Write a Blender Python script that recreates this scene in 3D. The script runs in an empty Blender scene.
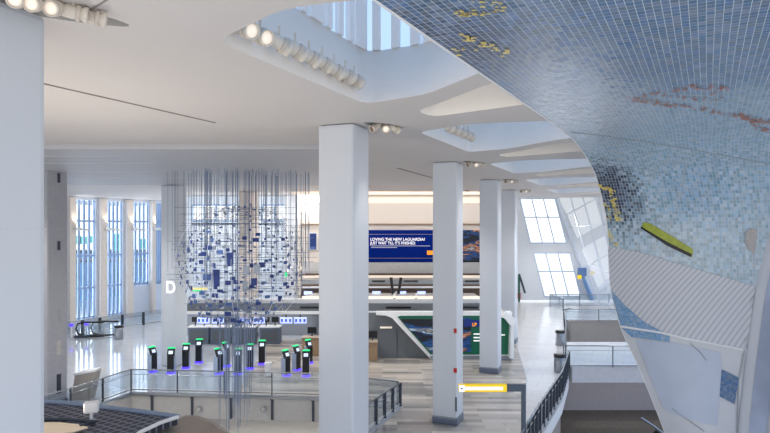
import bpy, bmesh, math, random
import numpy as np
from mathutils import Vector, Matrix
from mathutils.geometry import tessellate_polygon, delaunay_2d_cdt
from mathutils.bvhtree import BVHTree

random.seed(7)
S = bpy.context.scene
C = S.collection
FPX, CX, HY, CAMZ, CEIL = 600.0, 385.0, 229.0, 7.0, 9.4
AL = math.radians(22.5)
SA, CA = math.sin(AL), math.cos(AL)

def W(px, py, d): return Vector(((px-CX)/FPX*d, d, CAMZ+(HY-py)/FPX*d))
def F(px, py): return W(px, py, CAMZ*FPX/(py-HY))
def H(a, b, z=0.0): return Vector((a*SA+b*CA, a*CA-b*SA, z))       # along-hall / across-hall to world

# ------------------------------------------------------------------ materials
def lin(c): return tuple((v/12.92 if v <= .04045 else ((v+.055)/1.055)**2.4) for v in c)
MATS = {}
def mat(name, col, rough=.5, metal=0.0, emit=0.0, var=.04, scale=6.0, bump=0.0, spec=.5):
    if name in MATS: return MATS[name]
    m = bpy.data.materials.new(name); m.use_nodes = True
    nt = m.node_tree; N = nt.nodes; L = nt.links; N.clear()
    out = N.new('ShaderNodeOutputMaterial'); b = N.new('ShaderNodeBsdfPrincipled')
    tc = N.new('ShaderNodeTexCoord'); no = N.new('ShaderNodeTexNoise'); no.inputs['Scale'].default_value = scale
    no.inputs['Detail'].default_value = 2
    ra = N.new('ShaderNodeValToRGB'); c = lin(col)
    ra.color_ramp.elements[0].position = .3; ra.color_ramp.elements[1].position = .7
    ra.color_ramp.elements[0].color = (*[max(0, v*(1-var)) for v in c], 1)
    ra.color_ramp.elements[1].color = (*[min(1, v*(1+var)) for v in c], 1)
    L.new(tc.outputs['Object'], no.inputs['Vector']); L.new(no.outputs['Fac'], ra.inputs['Fac'])
    L.new(ra.outputs['Color'], b.inputs['Base Color'])
    b.inputs['Roughness'].default_value = rough; b.inputs['Metallic'].default_value = metal
    b.inputs['Specular IOR Level'].default_value = spec
    if emit:
        L.new(ra.outputs['Color'], b.inputs['Emission Color']); b.inputs['Emission Strength'].default_value = emit
    if bump:
        bu = N.new('ShaderNodeBump'); bu.inputs['Strength'].default_value = bump
        L.new(no.outputs['Fac'], bu.inputs['Height']); L.new(bu.outputs['Normal'], b.inputs['Normal'])
    L.new(b.outputs[0], out.inputs[0]); MATS[name] = m
    return m

def glass(name, tint, gloss=.08):
    m = bpy.data.materials.new(name); m.use_nodes = True
    nt = m.node_tree; N = nt.nodes; L = nt.links; N.clear()
    out = N.new('ShaderNodeOutputMaterial'); mx = N.new('ShaderNodeMixShader')
    t = N.new('ShaderNodeBsdfTransparent'); g = N.new('ShaderNodeBsdfGlossy')
    t.inputs[0].default_value = (*tint, 1); g.inputs['Roughness'].default_value = .03
    lw = N.new('ShaderNodeLayerWeight'); lw.inputs[0].default_value = .25
    mm = N.new('ShaderNodeMath'); mm.operation = 'MULTIPLY_ADD'; mm.inputs[1].default_value = .35; mm.inputs[2].default_value = gloss
    L.new(lw.outputs['Facing'], mm.inputs[0]); L.new(mm.outputs[0], mx.inputs[0])
    L.new(t.outputs[0], mx.inputs[1]); L.new(g.outputs[0], mx.inputs[2]); L.new(mx.outputs[0], out.inputs[0])
    return m

M_ceil = mat('ceiling_paint', (.835, .815, .80), .6, var=.015, scale=.4)
M_white = mat('white_paint', (.93, .935, .94), .45, var=.015)
M_well = mat('well_white', (.955, .93, .895), .5, var=.01)
M_colm = mat('column_paint', (.81, .832, .862), .38, var=.012, scale=1)
M_beige = mat('beige_wall', (.925, .895, .865), .55, var=.015)
M_metal = mat('brushed_steel', (.62, .64, .67), .28, metal=.9, var=.06, scale=30)
M_dmet = mat('dark_metal', (.25, .28, .33), .4, metal=.4)
M_black = mat('black_plastic', (.06, .065, .08), .3)
M_dgrey = mat('dark_grey_panel', (.42, .44, .46), .45)
M_mgrey = mat('mid_grey_panel', (.62, .64, .66), .45)
M_taupe = mat('taupe_panel', (.66, .63, .60), .5)
M_fascia = mat('fascia_panel', (.74, .73, .715), .45)
M_wood = mat('counter_wood', (.62, .51, .40), .45, var=.15, scale=9)
M_brown = mat('brown_slats', (.36, .29, .24), .55, var=.3, scale=14)
M_carpet = mat('dark_carpet', (.33, .31, .295), .95, var=.25, scale=9)
M_warm = mat('warm_light', (.96, .90, .83), .5, emit=.5, var=0.0)
M_cool = mat('cool_light', (.72, .78, 1), .5, emit=1.0, var=0.0)
M_purple = mat('purple_light', (.30, .20, 1), .5, emit=1.6, var=0.0)
M_green = mat('green_light', (.10, .85, .50), .5, emit=.8, var=0.0)
M_screen = mat('screen_white', (.85, .9, 1), .3, emit=.55, var=.05)
M_blue = mat('billboard_blue', (.0, .14, .50), .7, emit=.05, var=.05, spec=.08)
M_gold = mat('gold_tile', (1.0, .86, .48), .25, metal=.1, var=.25, scale=12)
M_orange = mat('orange_tile', (.74, .44, .30), .35, var=.25, scale=12)
M_lime = mat('lime_tile', (.64, .68, .24), .35, var=.12, scale=8)
M_white_em = mat('letter_white', (.97, .97, .98), .5, emit=.5, var=0.0)
M_yellow = mat('sign_yellow', (.98, .83, .08), .4, emit=.35, var=.02)
M_adgreen = mat('ad_green', (.02, .36, .26), .4, emit=.12, var=.04)
M_red = mat('alarm_red', (.75, .08, .1), .4)
M_lens = mat('lamp_lens', (.95, .90, .84), .3, emit=.45, var=0.0)
M_lampbody = mat('lamp_body', (.86, .83, .78), .4, var=.03)
M_teal = mat('outside_teal', (.05, .75, .72), .6, var=.05)
M_outblue = mat('outside_blue', (.38, .58, .78), .6, var=.2, scale=.6)
M_fin = mat('window_fin', (.68, .79, .92), .5, var=.03)
M_navy = mat('plate_navy', (.15, .25, .52), .5, var=.25, scale=3)
M_mblue = mat('plate_blue', (.30, .42, .66), .5, var=.25, scale=3)
M_pgrey = mat('plate_grey', (.58, .62, .68), .5, var=.2, scale=3)
M_wire = mat('wire_steel', (.47, .54, .66), .4)
M_wirew = mat('wire_white', (.90, .93, .97), .4)
M_orsq = mat('ad_orange', (.98, .62, .12), .4, emit=.5, var=.03)
M_glass = glass('railing_glass', (.86, .90, .93), .06)
M_roofglass = glass('skylight_glass', (.58, .60, .62), .05)
M_win = glass('window_glass', (.93, .97, 1.0), .03)

def new_nodes(name):
    m = bpy.data.materials.new(name); m.use_nodes = True
    return m, m.node_tree.nodes, m.node_tree.links, m.node_tree.nodes['Principled BSDF']

def tile_mat(name, regions, su=.085, sv=.11, grout=(.74, .80, .85), rough=.2, jitter=.10, gw=.09, spread=.6, areas=()):
    """regions: list of (position along v in metres, sRGB colour)"""
    m, N, L, b = new_nodes(name)
    uv = N.new('ShaderNodeUVMap'); uv.uv_map = 'UVMap'
    div = N.new('ShaderNodeVectorMath'); div.operation = 'DIVIDE'; div.inputs[1].default_value = (su, sv, 1)
    fl = N.new('ShaderNodeVectorMath'); fl.operation = 'FLOOR'
    fr = N.new('ShaderNodeVectorMath'); fr.operation = 'FRACTION'
    L.new(uv.outputs[0], div.inputs[0]); L.new(div.outputs[0], fl.inputs[0]); L.new(div.outputs[0], fr.inputs[0])
    wn = N.new('ShaderNodeTexWhiteNoise'); wn.noise_dimensions = '2D'; L.new(fl.outputs[0], wn.inputs['Vector'])
    # large patches
    no = N.new('ShaderNodeTexNoise'); no.inputs['Scale'].default_value = .9; no.inputs['Detail'].default_value = 3
    L.new(uv.outputs[0], no.inputs['Vector'])
    sep = N.new('ShaderNodeSeparateXYZ'); L.new(uv.outputs[0], sep.inputs[0])
    mad = N.new('ShaderNodeMath'); mad.operation = 'MULTIPLY_ADD'; mad.inputs[1].default_value = 1.6
    sub = N.new('ShaderNodeMath'); sub.operation = 'SUBTRACT'; sub.inputs[1].default_value = .5
    L.new(no.outputs['Fac'], sub.inputs[0]); L.new(sub.outputs[0], mad.inputs[0]); L.new(sep.outputs['Y'], mad.inputs[2])
    v0, v1 = regions[0][0], regions[-1][0]
    mr = N.new('ShaderNodeMapRange'); mr.inputs[1].default_value = v0; mr.inputs[2].default_value = v1
    L.new(mad.outputs[0], mr.inputs[0])
    ra = N.new('ShaderNodeValToRGB'); cr = ra.color_ramp
    while len(cr.elements) < len(regions): cr.elements.new(.5)
    for e, (p, c) in zip(cr.elements, regions):
        e.position = (p-v0)/(v1-v0); e.color = (*lin(c), 1)
    L.new(mr.outputs[0], ra.inputs[0])
    tint = ra.outputs[0]
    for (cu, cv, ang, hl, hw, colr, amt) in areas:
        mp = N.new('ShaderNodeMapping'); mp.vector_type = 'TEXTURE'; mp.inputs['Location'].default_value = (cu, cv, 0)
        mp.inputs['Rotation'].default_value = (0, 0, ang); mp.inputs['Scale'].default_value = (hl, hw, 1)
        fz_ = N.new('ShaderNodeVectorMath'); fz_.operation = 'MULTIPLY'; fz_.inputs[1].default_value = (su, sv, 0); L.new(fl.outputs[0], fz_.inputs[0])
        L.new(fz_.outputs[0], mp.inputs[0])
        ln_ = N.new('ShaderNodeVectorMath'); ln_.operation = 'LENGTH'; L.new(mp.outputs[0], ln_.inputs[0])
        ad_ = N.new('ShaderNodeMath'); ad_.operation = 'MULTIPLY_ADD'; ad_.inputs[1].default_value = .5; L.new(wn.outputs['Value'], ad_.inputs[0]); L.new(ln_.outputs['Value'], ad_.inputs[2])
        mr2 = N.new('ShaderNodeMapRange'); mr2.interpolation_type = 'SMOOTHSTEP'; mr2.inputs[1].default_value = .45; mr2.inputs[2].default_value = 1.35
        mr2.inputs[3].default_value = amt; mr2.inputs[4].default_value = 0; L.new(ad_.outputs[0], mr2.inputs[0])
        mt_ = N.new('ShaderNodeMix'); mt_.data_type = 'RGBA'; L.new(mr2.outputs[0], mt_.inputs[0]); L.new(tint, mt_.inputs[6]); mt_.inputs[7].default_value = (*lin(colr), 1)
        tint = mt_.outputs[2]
    # per tile brightness and hue
    hsv = N.new('ShaderNodeHueSaturation')
    m1 = N.new('ShaderNodeMath'); m1.operation = 'MULTIPLY_ADD'; m1.inputs[1].default_value = spread; m1.inputs[2].default_value = 1-spread*.5
    L.new(wn.outputs['Value'], m1.inputs[0]); L.new(m1.outputs[0], hsv.inputs['Value'])
    sc = N.new('ShaderNodeSeparateColor'); L.new(wn.outputs['Color'], sc.inputs[0])
    m2 = N.new('ShaderNodeMath'); m2.operation = 'MULTIPLY_ADD'; m2.inputs[1].default_value = .02; m2.inputs[2].default_value = .497
    L.new(sc.outputs['Red'], m2.inputs[0]); L.new(m2.outputs[0], hsv.inputs['Hue'])
    m3 = N.new('ShaderNodeMath'); m3.operation = 'MULTIPLY_ADD'; m3.inputs[1].default_value = .5; m3.inputs[2].default_value = .6
    L.new(sc.outputs['Green'], m3.inputs[0]); L.new(m3.outputs[0], hsv.inputs['Saturation'])
    L.new(tint, hsv.inputs['Color'])
    # grout
    sf = N.new('ShaderNodeSeparateXYZ'); L.new(fr.outputs[0], sf.inputs[0])
    g1 = N.new('ShaderNodeMath'); g1.operation = 'LESS_THAN'; g1.inputs[1].default_value = gw; L.new(sf.outputs['X'], g1.inputs[0])
    g2 = N.new('ShaderNodeMath'); g2.operation = 'LESS_THAN'; g2.inputs[1].default_value = gw*.6; L.new(sf.outputs['Y'], g2.inputs[0])
    gm = N.new('ShaderNodeMath'); gm.operation = 'MAXIMUM'; L.new(g1.outputs[0], gm.inputs[0]); L.new(g2.outputs[0], gm.inputs[1])
    mx = N.new('ShaderNodeMix'); mx.data_type = 'RGBA'; L.new(gm.outputs[0], mx.inputs[0])
    L.new(hsv.outputs[0], mx.inputs[6]); mx.inputs[7].default_value = (*lin(grout), 1)
    L.new(mx.outputs[2], b.inputs['Base Color'])
    rr = N.new('ShaderNodeMath'); rr.operation = 'MULTIPLY_ADD'; rr.inputs[1].default_value = .5; rr.inputs[2].default_value = rough
    L.new(gm.outputs[0], rr.inputs[0]); L.new(rr.outputs[0], b.inputs['Roughness'])
    ge = N.new('ShaderNodeNewGeometry')
    vs = N.new('ShaderNodeVectorMath'); vs.operation = 'SUBTRACT'; vs.inputs[1].default_value = (.5, .5, .5); L.new(wn.outputs['Color'], vs.inputs[0])
    vm = N.new('ShaderNodeVectorMath'); vm.operation = 'SCALE'; vm.inputs['Scale'].default_value = jitter; L.new(vs.outputs[0], vm.inputs[0])
    va = N.new('ShaderNodeVectorMath'); va.operation = 'ADD'; L.new(ge.outputs['Normal'], va.inputs[0]); L.new(vm.outputs[0], va.inputs[1])
    vn = N.new('ShaderNodeVectorMath'); vn.operation = 'NORMALIZE'; L.new(va.outputs[0], vn.inputs[0])
    L.new(vn.outputs[0], b.inputs['Normal'])
    return m

def line_mat(name, col, dark, period, width, axis='uv', angle=0.0, rough=.45, soft=False):
    """fine parallel lines, in UV metres or object metres"""
    m, N, L, b = new_nodes(name)
    if axis == 'uv':
        src = N.new('ShaderNodeUVMap'); src.uv_map = 'UVMap'; o = src.outputs[0]
    else:
        src = N.new('ShaderNodeTexCoord'); o = src.outputs['Object']
    mp = N.new('ShaderNodeMapping'); mp.inputs['Rotation'].default_value = (0, 0, angle)
    L.new(o, mp.inputs[0])
    sx = N.new('ShaderNodeSeparateXYZ'); L.new(mp.outputs[0], sx.inputs[0])
    dv = N.new('ShaderNodeMath'); dv.operation = 'DIVIDE'; dv.inputs[1].default_value = period; L.new(sx.outputs['X'], dv.inputs[0])
    fr = N.new('ShaderNodeMath'); fr.operation = 'FRACT'; L.new(dv.outputs[0], fr.inputs[0])
    lt = N.new('ShaderNodeMath'); lt.operation = 'LESS_THAN'; lt.inputs[1].default_value = width; L.new(fr.outputs[0], lt.inputs[0])
    mx = N.new('ShaderNodeMix'); mx.data_type = 'RGBA'; L.new(lt.outputs[0], mx.inputs[0])
    mx.inputs[6].default_value = (*lin(col), 1); mx.inputs[7].default_value = (*lin(dark), 1)
    L.new(mx.outputs[2], b.inputs['Base Color']); b.inputs['Roughness'].default_value = rough
    return m

def plank_floor(name):
    m, N, L, b = new_nodes(name)
    tc = N.new('ShaderNodeTexCoord'); br = N.new('ShaderNodeTexBrick')
    mp = N.new('ShaderNodeMapping'); mp.inputs['Rotation'].default_value = (0, 0, 0.02)
    L.new(tc.outputs['Object'], mp.inputs[0]); L.new(mp.outputs[0], br.inputs['Vector'])
    br.inputs['Scale'].default_value = 1; br.inputs['Brick Width'].default_value = 1.9; br.inputs['Row Height'].default_value = .33
    br.inputs['Mortar Size'].default_value = .0; br.offset = .37; br.inputs['Bias'].default_value = -.05
    br.inputs['Color1'].default_value = (*lin((.84, .80, .75)), 1); br.inputs['Color2'].default_value = (*lin((.60, .585, .57)), 1)
    # a second brick layer for extra tones
    br2 = N.new('ShaderNodeTexBrick'); br2.inputs['Scale'].default_value = 1; br2.inputs['Brick Width'].default_value = 1.3; br2.inputs['Row Height'].default_value = .33
    br2.inputs['Mortar Size'].default_value = 0; br2.offset = .6
    br2.inputs['Color1'].default_value = (1, 1, 1, 1); br2.inputs['Color2'].default_value = (.72, .73, .74, 1)
    L.new(mp.outputs[0], br2.inputs['Vector'])
    mul = N.new('ShaderNodeMix'); mul.data_type = 'RGBA'; mul.blend_type = 'MULTIPLY'; mul.inputs[0].default_value = .8
    L.new(br.outputs['Color'], mul.inputs[6]); L.new(br2.outputs['Color'], mul.inputs[7]); L.new(mul.outputs[2], b.inputs['Base Color'])
    b.inputs['Roughness'].default_value = .22
    return m

def terrazzo(name, col, rough=.12, grid=1.2, line=(.7, .72, .75)):
    m, N, L, b = new_nodes(name)
    tc = N.new('ShaderNodeTexCoord'); br = N.new('ShaderNodeTexBrick')
    mp = N.new('ShaderNodeMapping'); mp.inputs['Rotation'].default_value = (0, 0, AL)
    L.new(tc.outputs['Object'], mp.inputs[0]); L.new(mp.outputs[0], br.inputs['Vector'])
    br.inputs['Scale'].default_value = 1; br.inputs['Brick Width'].default_value = grid; br.inputs['Row Height'].default_value = grid/2
    br.inputs['Mortar Size'].default_value = .012
    c = lin(col)
    br.inputs['Color1'].default_value = (*c, 1); br.inputs['Color2'].default_value = (*[v*.93 for v in c], 1)
    br.inputs['Mortar'].default_value = (*lin(line), 1)
    L.new(br.outputs['Color'], b.inputs['Base Color']); b.inputs['Roughness'].default_value = rough
    return m

def photo_mat(name, seed, warm=True):
    """dark picture with streaks of light, as on the advertising panels"""
    m, N, L, b = new_nodes(name)
    tc = N.new('ShaderNodeTexCoord'); mp = N.new('ShaderNodeMapping')
    mp.inputs['Rotation'].default_value = (0, .6, 0); mp.inputs['Scale'].default_value = (.35, 1, 1.6); mp.inputs['Location'].default_value = (seed, seed*.7, seed*1.3)
    no = N.new('ShaderNodeTexNoise'); no.inputs['Scale'].default_value = 1.5; no.inputs['Detail'].default_value = 4; no.inputs['Distortion'].default_value = .8
    L.new(tc.outputs['Object'], mp.inputs[0]); L.new(mp.outputs[0], no.inputs['Vector'])
    ra = N.new('ShaderNodeValToRGB'); cr = ra.color_ramp
    stops = [(.0, (.03, .04, .09)), (.47, (.04, .06, .12)), (.53, (.10, .30, .55)), (.56, (.05, .06, .10)), (.62, (.8, .55, .42) if warm else (.7, .78, .85)), (.66, (.10, .09, .12)), (.75, (.85, .84, .84))]
    while len(cr.elements) < len(stops): cr.elements.new(.5)
    for e, (p, c) in zip(cr.elements, stops): e.position = p; e.color = (*lin(c), 1)
    L.new(no.outputs['Fac'], ra.inputs[0]); L.new(ra.outputs[0], b.inputs['Base Color']); L.new(ra.outputs[0], b.inputs['Emission Color'])
    b.inputs['Emission Strength'].default_value = .25; b.inputs['Roughness'].default_value = .3
    return m

M_plank = plank_floor('plank_tiles')
M_terr = terrazzo('pale_terrazzo', (.75, .775, .81), .09)
M_terrR = terrazzo('walkway_terrazzo', (.86, .85, .84), .16, 1.6)
M_lower = terrazzo('lower_floor', (.86, .84, .81), .3, 1.5)
M_photo1 = photo_mat('ad_picture', 1.3)
M_photo2 = photo_mat('ad_picture_cool', 4.1, False)
M_ribs = line_mat('ribbed_panel', (.80, .805, .825), (.68, .70, .75), .12, .36, 'uv', math.radians(-42))
M_meshroof = None

def grid_mat(name, a, bcol, per):
    m, N, L, b = new_nodes(name)
    tc = N.new('ShaderNodeTexCoord'); ch = N.new('ShaderNodeTexBrick')
    mp = N.new('ShaderNodeMapping'); mp.inputs['Rotation'].default_value = (0, 0, .55)
    L.new(tc.outputs['Object'], mp.inputs[0]); L.new(mp.outputs[0], ch.inputs['Vector'])
    ch.offset = 0; ch.inputs['Scale'].default_value = 1; ch.inputs['Brick Width'].default_value = per; ch.inputs['Row Height'].default_value = per
    ch.inputs['Mortar Size'].default_value = per*.13; ch.inputs['Mortar Smooth'].default_value = .1
    ch.inputs['Color1'].default_value = (*lin(a), 1); ch.inputs['Color2'].default_value = (*lin(a), 1); ch.inputs['Mortar'].default_value = (*lin(bcol), 1)
    L.new(ch.outputs['Color'], b.inputs['Base Color']); b.inputs['Roughness'].default_value = .6
    return m
M_meshroof = grid_mat('mesh_roof', (.17, .18, .23), (.46, .48, .54), .16)

# ------------------------------------------------------------------ mesh helpers
class MB:
    def __init__(s): s.b = bmesh.new()
    def box(s, c, size, rz=0.0, bevel=0.0, M=None):
        r = bmesh.ops.create_cube(s.b, size=1)
        vs = r['verts']
        bmesh.ops.scale(s.b, vec=size, verts=vs)
        if bevel:
            es = list({e for v in vs for e in v.link_edges})
            rr = bmesh.ops.bevel(s.b, geom=es, offset=bevel, segments=2, affect='EDGES', profile=.6)
            vs = list({v for f in rr['faces'] for v in f.verts} | {v for v in vs if v.is_valid})
        if M is None: M = Matrix.Translation(c) @ Matrix.Rotation(rz, 4, 'Z')
        else: M = Matrix.Translation(c) @ M
        bmesh.ops.transform(s.b, matrix=M, verts=vs)
        return s
    def tube(s, pts, r, n=6, cap=True):
        pts = [Vector(p) for p in pts]; rings = []
        rs = r if isinstance(r, (list, tuple)) else [r]*len(pts)
        for i, p in enumerate(pts):
            t = (pts[min(i+1, len(pts)-1)]-pts[max(i-1, 0)])
            t = t.normalized() if t.length > 1e-6 else Vector((0, 0, 1))
            up = Vector((0, 0, 1)) if abs(t.z) < .95 else Vector((1, 0, 0))
            u = t.cross(up).normalized(); v = u.cross(t)
            rings.append([s.b.verts.new(p+(u*math.cos(2*math.pi*k/n)+v*math.sin(2*math.pi*k/n))*rs[i]) for k in range(n)])
        for a, c in zip(rings, rings[1:]):
            for k in range(n): s.b.faces.new((a[k], a[(k+1) % n], c[(k+1) % n], c[k]))
        if cap:
            s.b.faces.new(rings[0][::-1]); s.b.faces.new(rings[-1])
        return s
    def lathe(s, prof, M, n=20):
        rings = []
        for r, z in prof:
            rings.append([s.b.verts.new(M @ Vector((r*math.cos(2*math.pi*k/n), r*math.sin(2*math.pi*k/n), z))) for k in range(n)])
        for a, c in zip(rings, rings[1:]):
            for k in range(n): s.b.faces.new((a[k], a[(k+1) % n], c[(k+1) % n], c[k]))
        s.b.faces.new(rings[0][::-1]); s.b.faces.new(rings[-1])
        return s
    def prism(s, poly, off):
        """poly: list of 3-D points (one flat face), pushed along off"""
        a = [s.b.verts.new(p) for p in poly]; c = [s.b.verts.new(Vector(p)+Vector(off)) for p in poly]
        n = len(poly)
        tri = tessellate_polygon([[Vector(p) for p in poly]])
        for t in tri:
            s.b.faces.new([a[i] for i in t]); s.b.faces.new([c[i] for i in reversed(t)])
        for k in range(n): s.b.faces.new((a[k], a[(k+1) % n], c[(k+1) % n], c[k]))
        return s
    def quad(s, *p):
        s.b.faces.new([s.b.verts.new(q) for q in p]); return s
    def build(s, name, m, parent=None, smooth=False):
        bmesh.ops.recalc_face_normals(s.b, faces=s.b.faces)
        me = bpy.data.meshes.new(name); s.b.to_mesh(me); s.b.free()
        if smooth:
            for p in me.polygons: p.use_smooth = True
        me.materials.append(m)
        o = bpy.data.objects.new(name, me); C.objects.link(o)
        if parent is not None: o.parent = parent; o.matrix_parent_inverse = Matrix.Identity(4)
        return o

def local(o, pt):            # children are built in their thing's own frame
    return o.matrix_basis.inverted() @ Vector(pt)
def empty(name, loc=(0, 0, 0), rz=0.0):
    o = bpy.data.objects.new(name, None); C.objects.link(o); o.location = loc; o.rotation_euler = (0, 0, rz)
    o.empty_display_size = .2
    return o
def tag(o, label, cat, group=None, kind=None):
    o['label'] = label; o['category'] = cat
    if group: o['group'] = group
    if kind: o['kind'] = kind
    return o
def struct(o): o['kind'] = 'structure'; return o
def copy_tree(o, parent=None):
    c = o.copy(); C.objects.link(c)
    if parent is not None: c.parent = parent
    for ch in list(o.children): copy_tree(ch, c)
    return c
def letters(txt, size, name, m, parent, loc, rot, bold=.0, shear=0.0, squeeze=1.0):
    cu = bpy.data.curves.new(name, 'FONT'); cu.body = txt; cu.size = size; cu.extrude = .01; cu.offset = bold; cu.shear = shear
    t = bpy.data.objects.new(name, cu); C.objects.link(t)
    dg = bpy.context.evaluated_depsgraph_get(); dg.update()
    me = bpy.data.meshes.new_from_object(t.evaluated_get(dg)); me.name = name
    bpy.data.objects.remove(t); me.materials.clear(); me.materials.append(m)
    me.transform(Matrix.Diagonal((squeeze, 1, 1, 1)))
    o = bpy.data.objects.new(name, me); C.objects.link(o); o.parent = parent
    o.location = loc; o.rotation_euler = rot
    return o

# ------------------------------------------------------------------ camera and world
cd = bpy.data.cameras.new('camera'); cam = bpy.data.objects.new('camera', cd); C.objects.link(cam)
cam.location = (0, 0, CAMZ); cam.rotation_euler = (math.pi/2, 0, 0)
cd.sensor_width = 36; cd.sensor_fit = 'HORIZONTAL'; cd.lens = FPX/770*36; cd.shift_y = (HY-216.5)/770.0
cd.clip_start = .1; cd.clip_end = 500
S.camera = cam
S.view_settings.view_transform = 'Standard'; S.view_settings.look = 'None'
S.view_settings.exposure = 0.12; S.view_settings.gamma = 1.0

wd = bpy.data.worlds.new('sky'); S.world = wd; wd.use_nodes = True
N = wd.node_tree.nodes; L = wd.node_tree.links
bg = N['Background']; tc = N.new('ShaderNodeTexCoord'); sx = N.new('ShaderNodeSeparateXYZ'); ra = N.new('ShaderNodeValToRGB')
L.new(tc.outputs['Generated'], sx.inputs[0]); mrz = N.new('ShaderNodeMapRange'); mrz.inputs[1].default_value = -1; mrz.inputs[2].default_value = 1; L.new(sx.outputs['Z'], mrz.inputs[0]); L.new(mrz.outputs[0], ra.inputs[0]); L.new(ra.outputs[0], bg.inputs[0])
cr = ra.color_ramp
for _ in range(4): cr.elements.new(.5)
for e, (p, c) in zip(cr.elements, [(0, (.80, .80, .81)), (.40, (.86, .86, .87)), (.49, (1.0, .99, .98)), (.55, (1.0, 1.0, 1.0)), (.64, (.66, .76, .89)), (.95, (.62, .74, .92))]):
    e.position = p; e.color = (*lin(c), 1)
bg.inputs[1].default_value = 1.5

def sun(e, rot):
    l = bpy.data.lights.new('sun', 'SUN'); l.energy = e; l.angle = .02; l.color = (1, .95, .87)
    o = bpy.data.objects.new('sun', l); C.objects.link(o); o.rotation_euler = rot; return o
def area(loc, rot, sx_, sy_, e, col=(1, 1, 1)):
    l = bpy.data.lights.new('area_lamp', 'AREA'); l.shape = 'RECTANGLE'; l.size = sx_; l.size_y = sy_; l.energy = e; l.color = col
    o = bpy.data.objects.new('area_lamp', l); C.objects.link(o); o.location = loc; o.rotation_euler = rot; return o
def spot(loc, rot, e, ang=1.6, col=(1, .95, .88), r=.15):
    l = bpy.data.lights.new('spot_lamp', 'SPOT'); l.energy = e; l.spot_size = ang; l.spot_blend = .6; l.color = col; l.shadow_soft_size = r
    o = bpy.data.objects.new('spot_lamp', l); C.objects.link(o); o.location = loc; o.rotation_euler = rot; return o

# ------------------------------------------------------------------ floors
def flat(name, outer, holes, z, m, thick=0.0, parent=None):
    mb = MB(); loops = [[Vector((p[0], p[1], z)) for p in l] for l in [outer]+holes]
    tri = tessellate_polygon(loops); pts = [p for l in loops for p in l]
    vs = [mb.b.verts.new(p) for p in pts]
    for t in tri:
        try: mb.b.faces.new([vs[i] for i in t])
        except ValueError: pass
    if thick:
        lo = [mb.b.verts.new(p-Vector((0, 0, thick))) for p in pts]
        for t in tri:
            try: mb.b.faces.new([lo[i] for i in reversed(t)])
            except ValueError: pass
        k = 0
        for l in loops:
            n = len(l)
            for i in range(n): mb.b.faces.new((vs[k+i], vs[k+(i+1) % n], lo[k+(i+1) % n], lo[k+i]))
            k += n
    return mb.build(name, m, parent)

R_EDGE = [(2.0, 13), (3.9, 17.4), (5.3, 20.6), (7.46, 25.3), (9.0, 29.4), (11.4, 37.8), (13.6, 45.6), (15.0, 50.6)]
VOID = [(.55, 23.7), (-2.7, 25.0), (-10.9, 25.8), (-11.9, 22.8), (-15.4, 14), (-3.47, 14)]
fo = flat('floor', [(-30, 5), (-.6, 5)] + R_EDGE + [(16.5, 53), (24, 53), (24, 62), (-30, 62)], [VOID], 0, M_terr, .25)
struct(fo)
# plank-tiled field in front of the check-in hall and pale walkway at the right, laid 4 mm proud
pl = flat('floor_planks', [(-1.6, 17.5), (.72, 23.62), (.55, 23.86), (-2.7, 25.12), (-6.3, 25.5), (-7.3, 38.0), (8.2, 38.0), (6.6, 28), (4.7, 20.6), (2.7, 15.5), (-2.4, 15.5)], [], .006, M_plank); struct(pl)
wk = flat('floor_walkway', [(2.75, 15.5), (4.75, 20.6), (6.65, 28), (8.25, 38.0), (8.25, 61), (23, 61), (23, 53.2), (16.3, 53.2)] + R_EDGE[::-1][:-1] + [(2.6, 14.2)], [], .005, M_terrR); struct(wk)
lf = flat('floor_lower_level', [(-30, 5), (30, 5), (30, 62), (-30, 62)], [], -4.5, M_lower); struct(lf)
cp = flat('floor_lower_carpet', [(4.0, 10), (29, 10), (29, 40), (4.0, 40)], [], -4.49, M_carpet); struct(cp)
# slab-edge fascia round the opening
def ribbon(name, pts, z0, z1, m, parent=None, off=0.0):
    mb = MB()
    for (a, b) in zip(pts, pts[1:]): mb.quad((a[0], a[1]+off, z0), (b[0], b[1]+off, z0), (b[0], b[1]+off, z1), (a[0], a[1]+off, z1))
    return mb.build(name, m, parent)
fz = ribbon('trim_opening_fascia', [(.55, 23.69), (-2.7, 24.98), (-10.88, 25.78), (-11.88, 22.8), (-15.4, 14)], -1.05, -.16, M_fascia); struct(fz)
fe = MB().tube([(.55, 23.66, -.06), (-2.7, 24.95, -.06), (-10.86, 25.75, -.06), (-11.85, 22.8, -.06), (-15.4, 14, -.06)], .09, 6).build('trim_opening_edge', M_metal); struct(fe)
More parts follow.
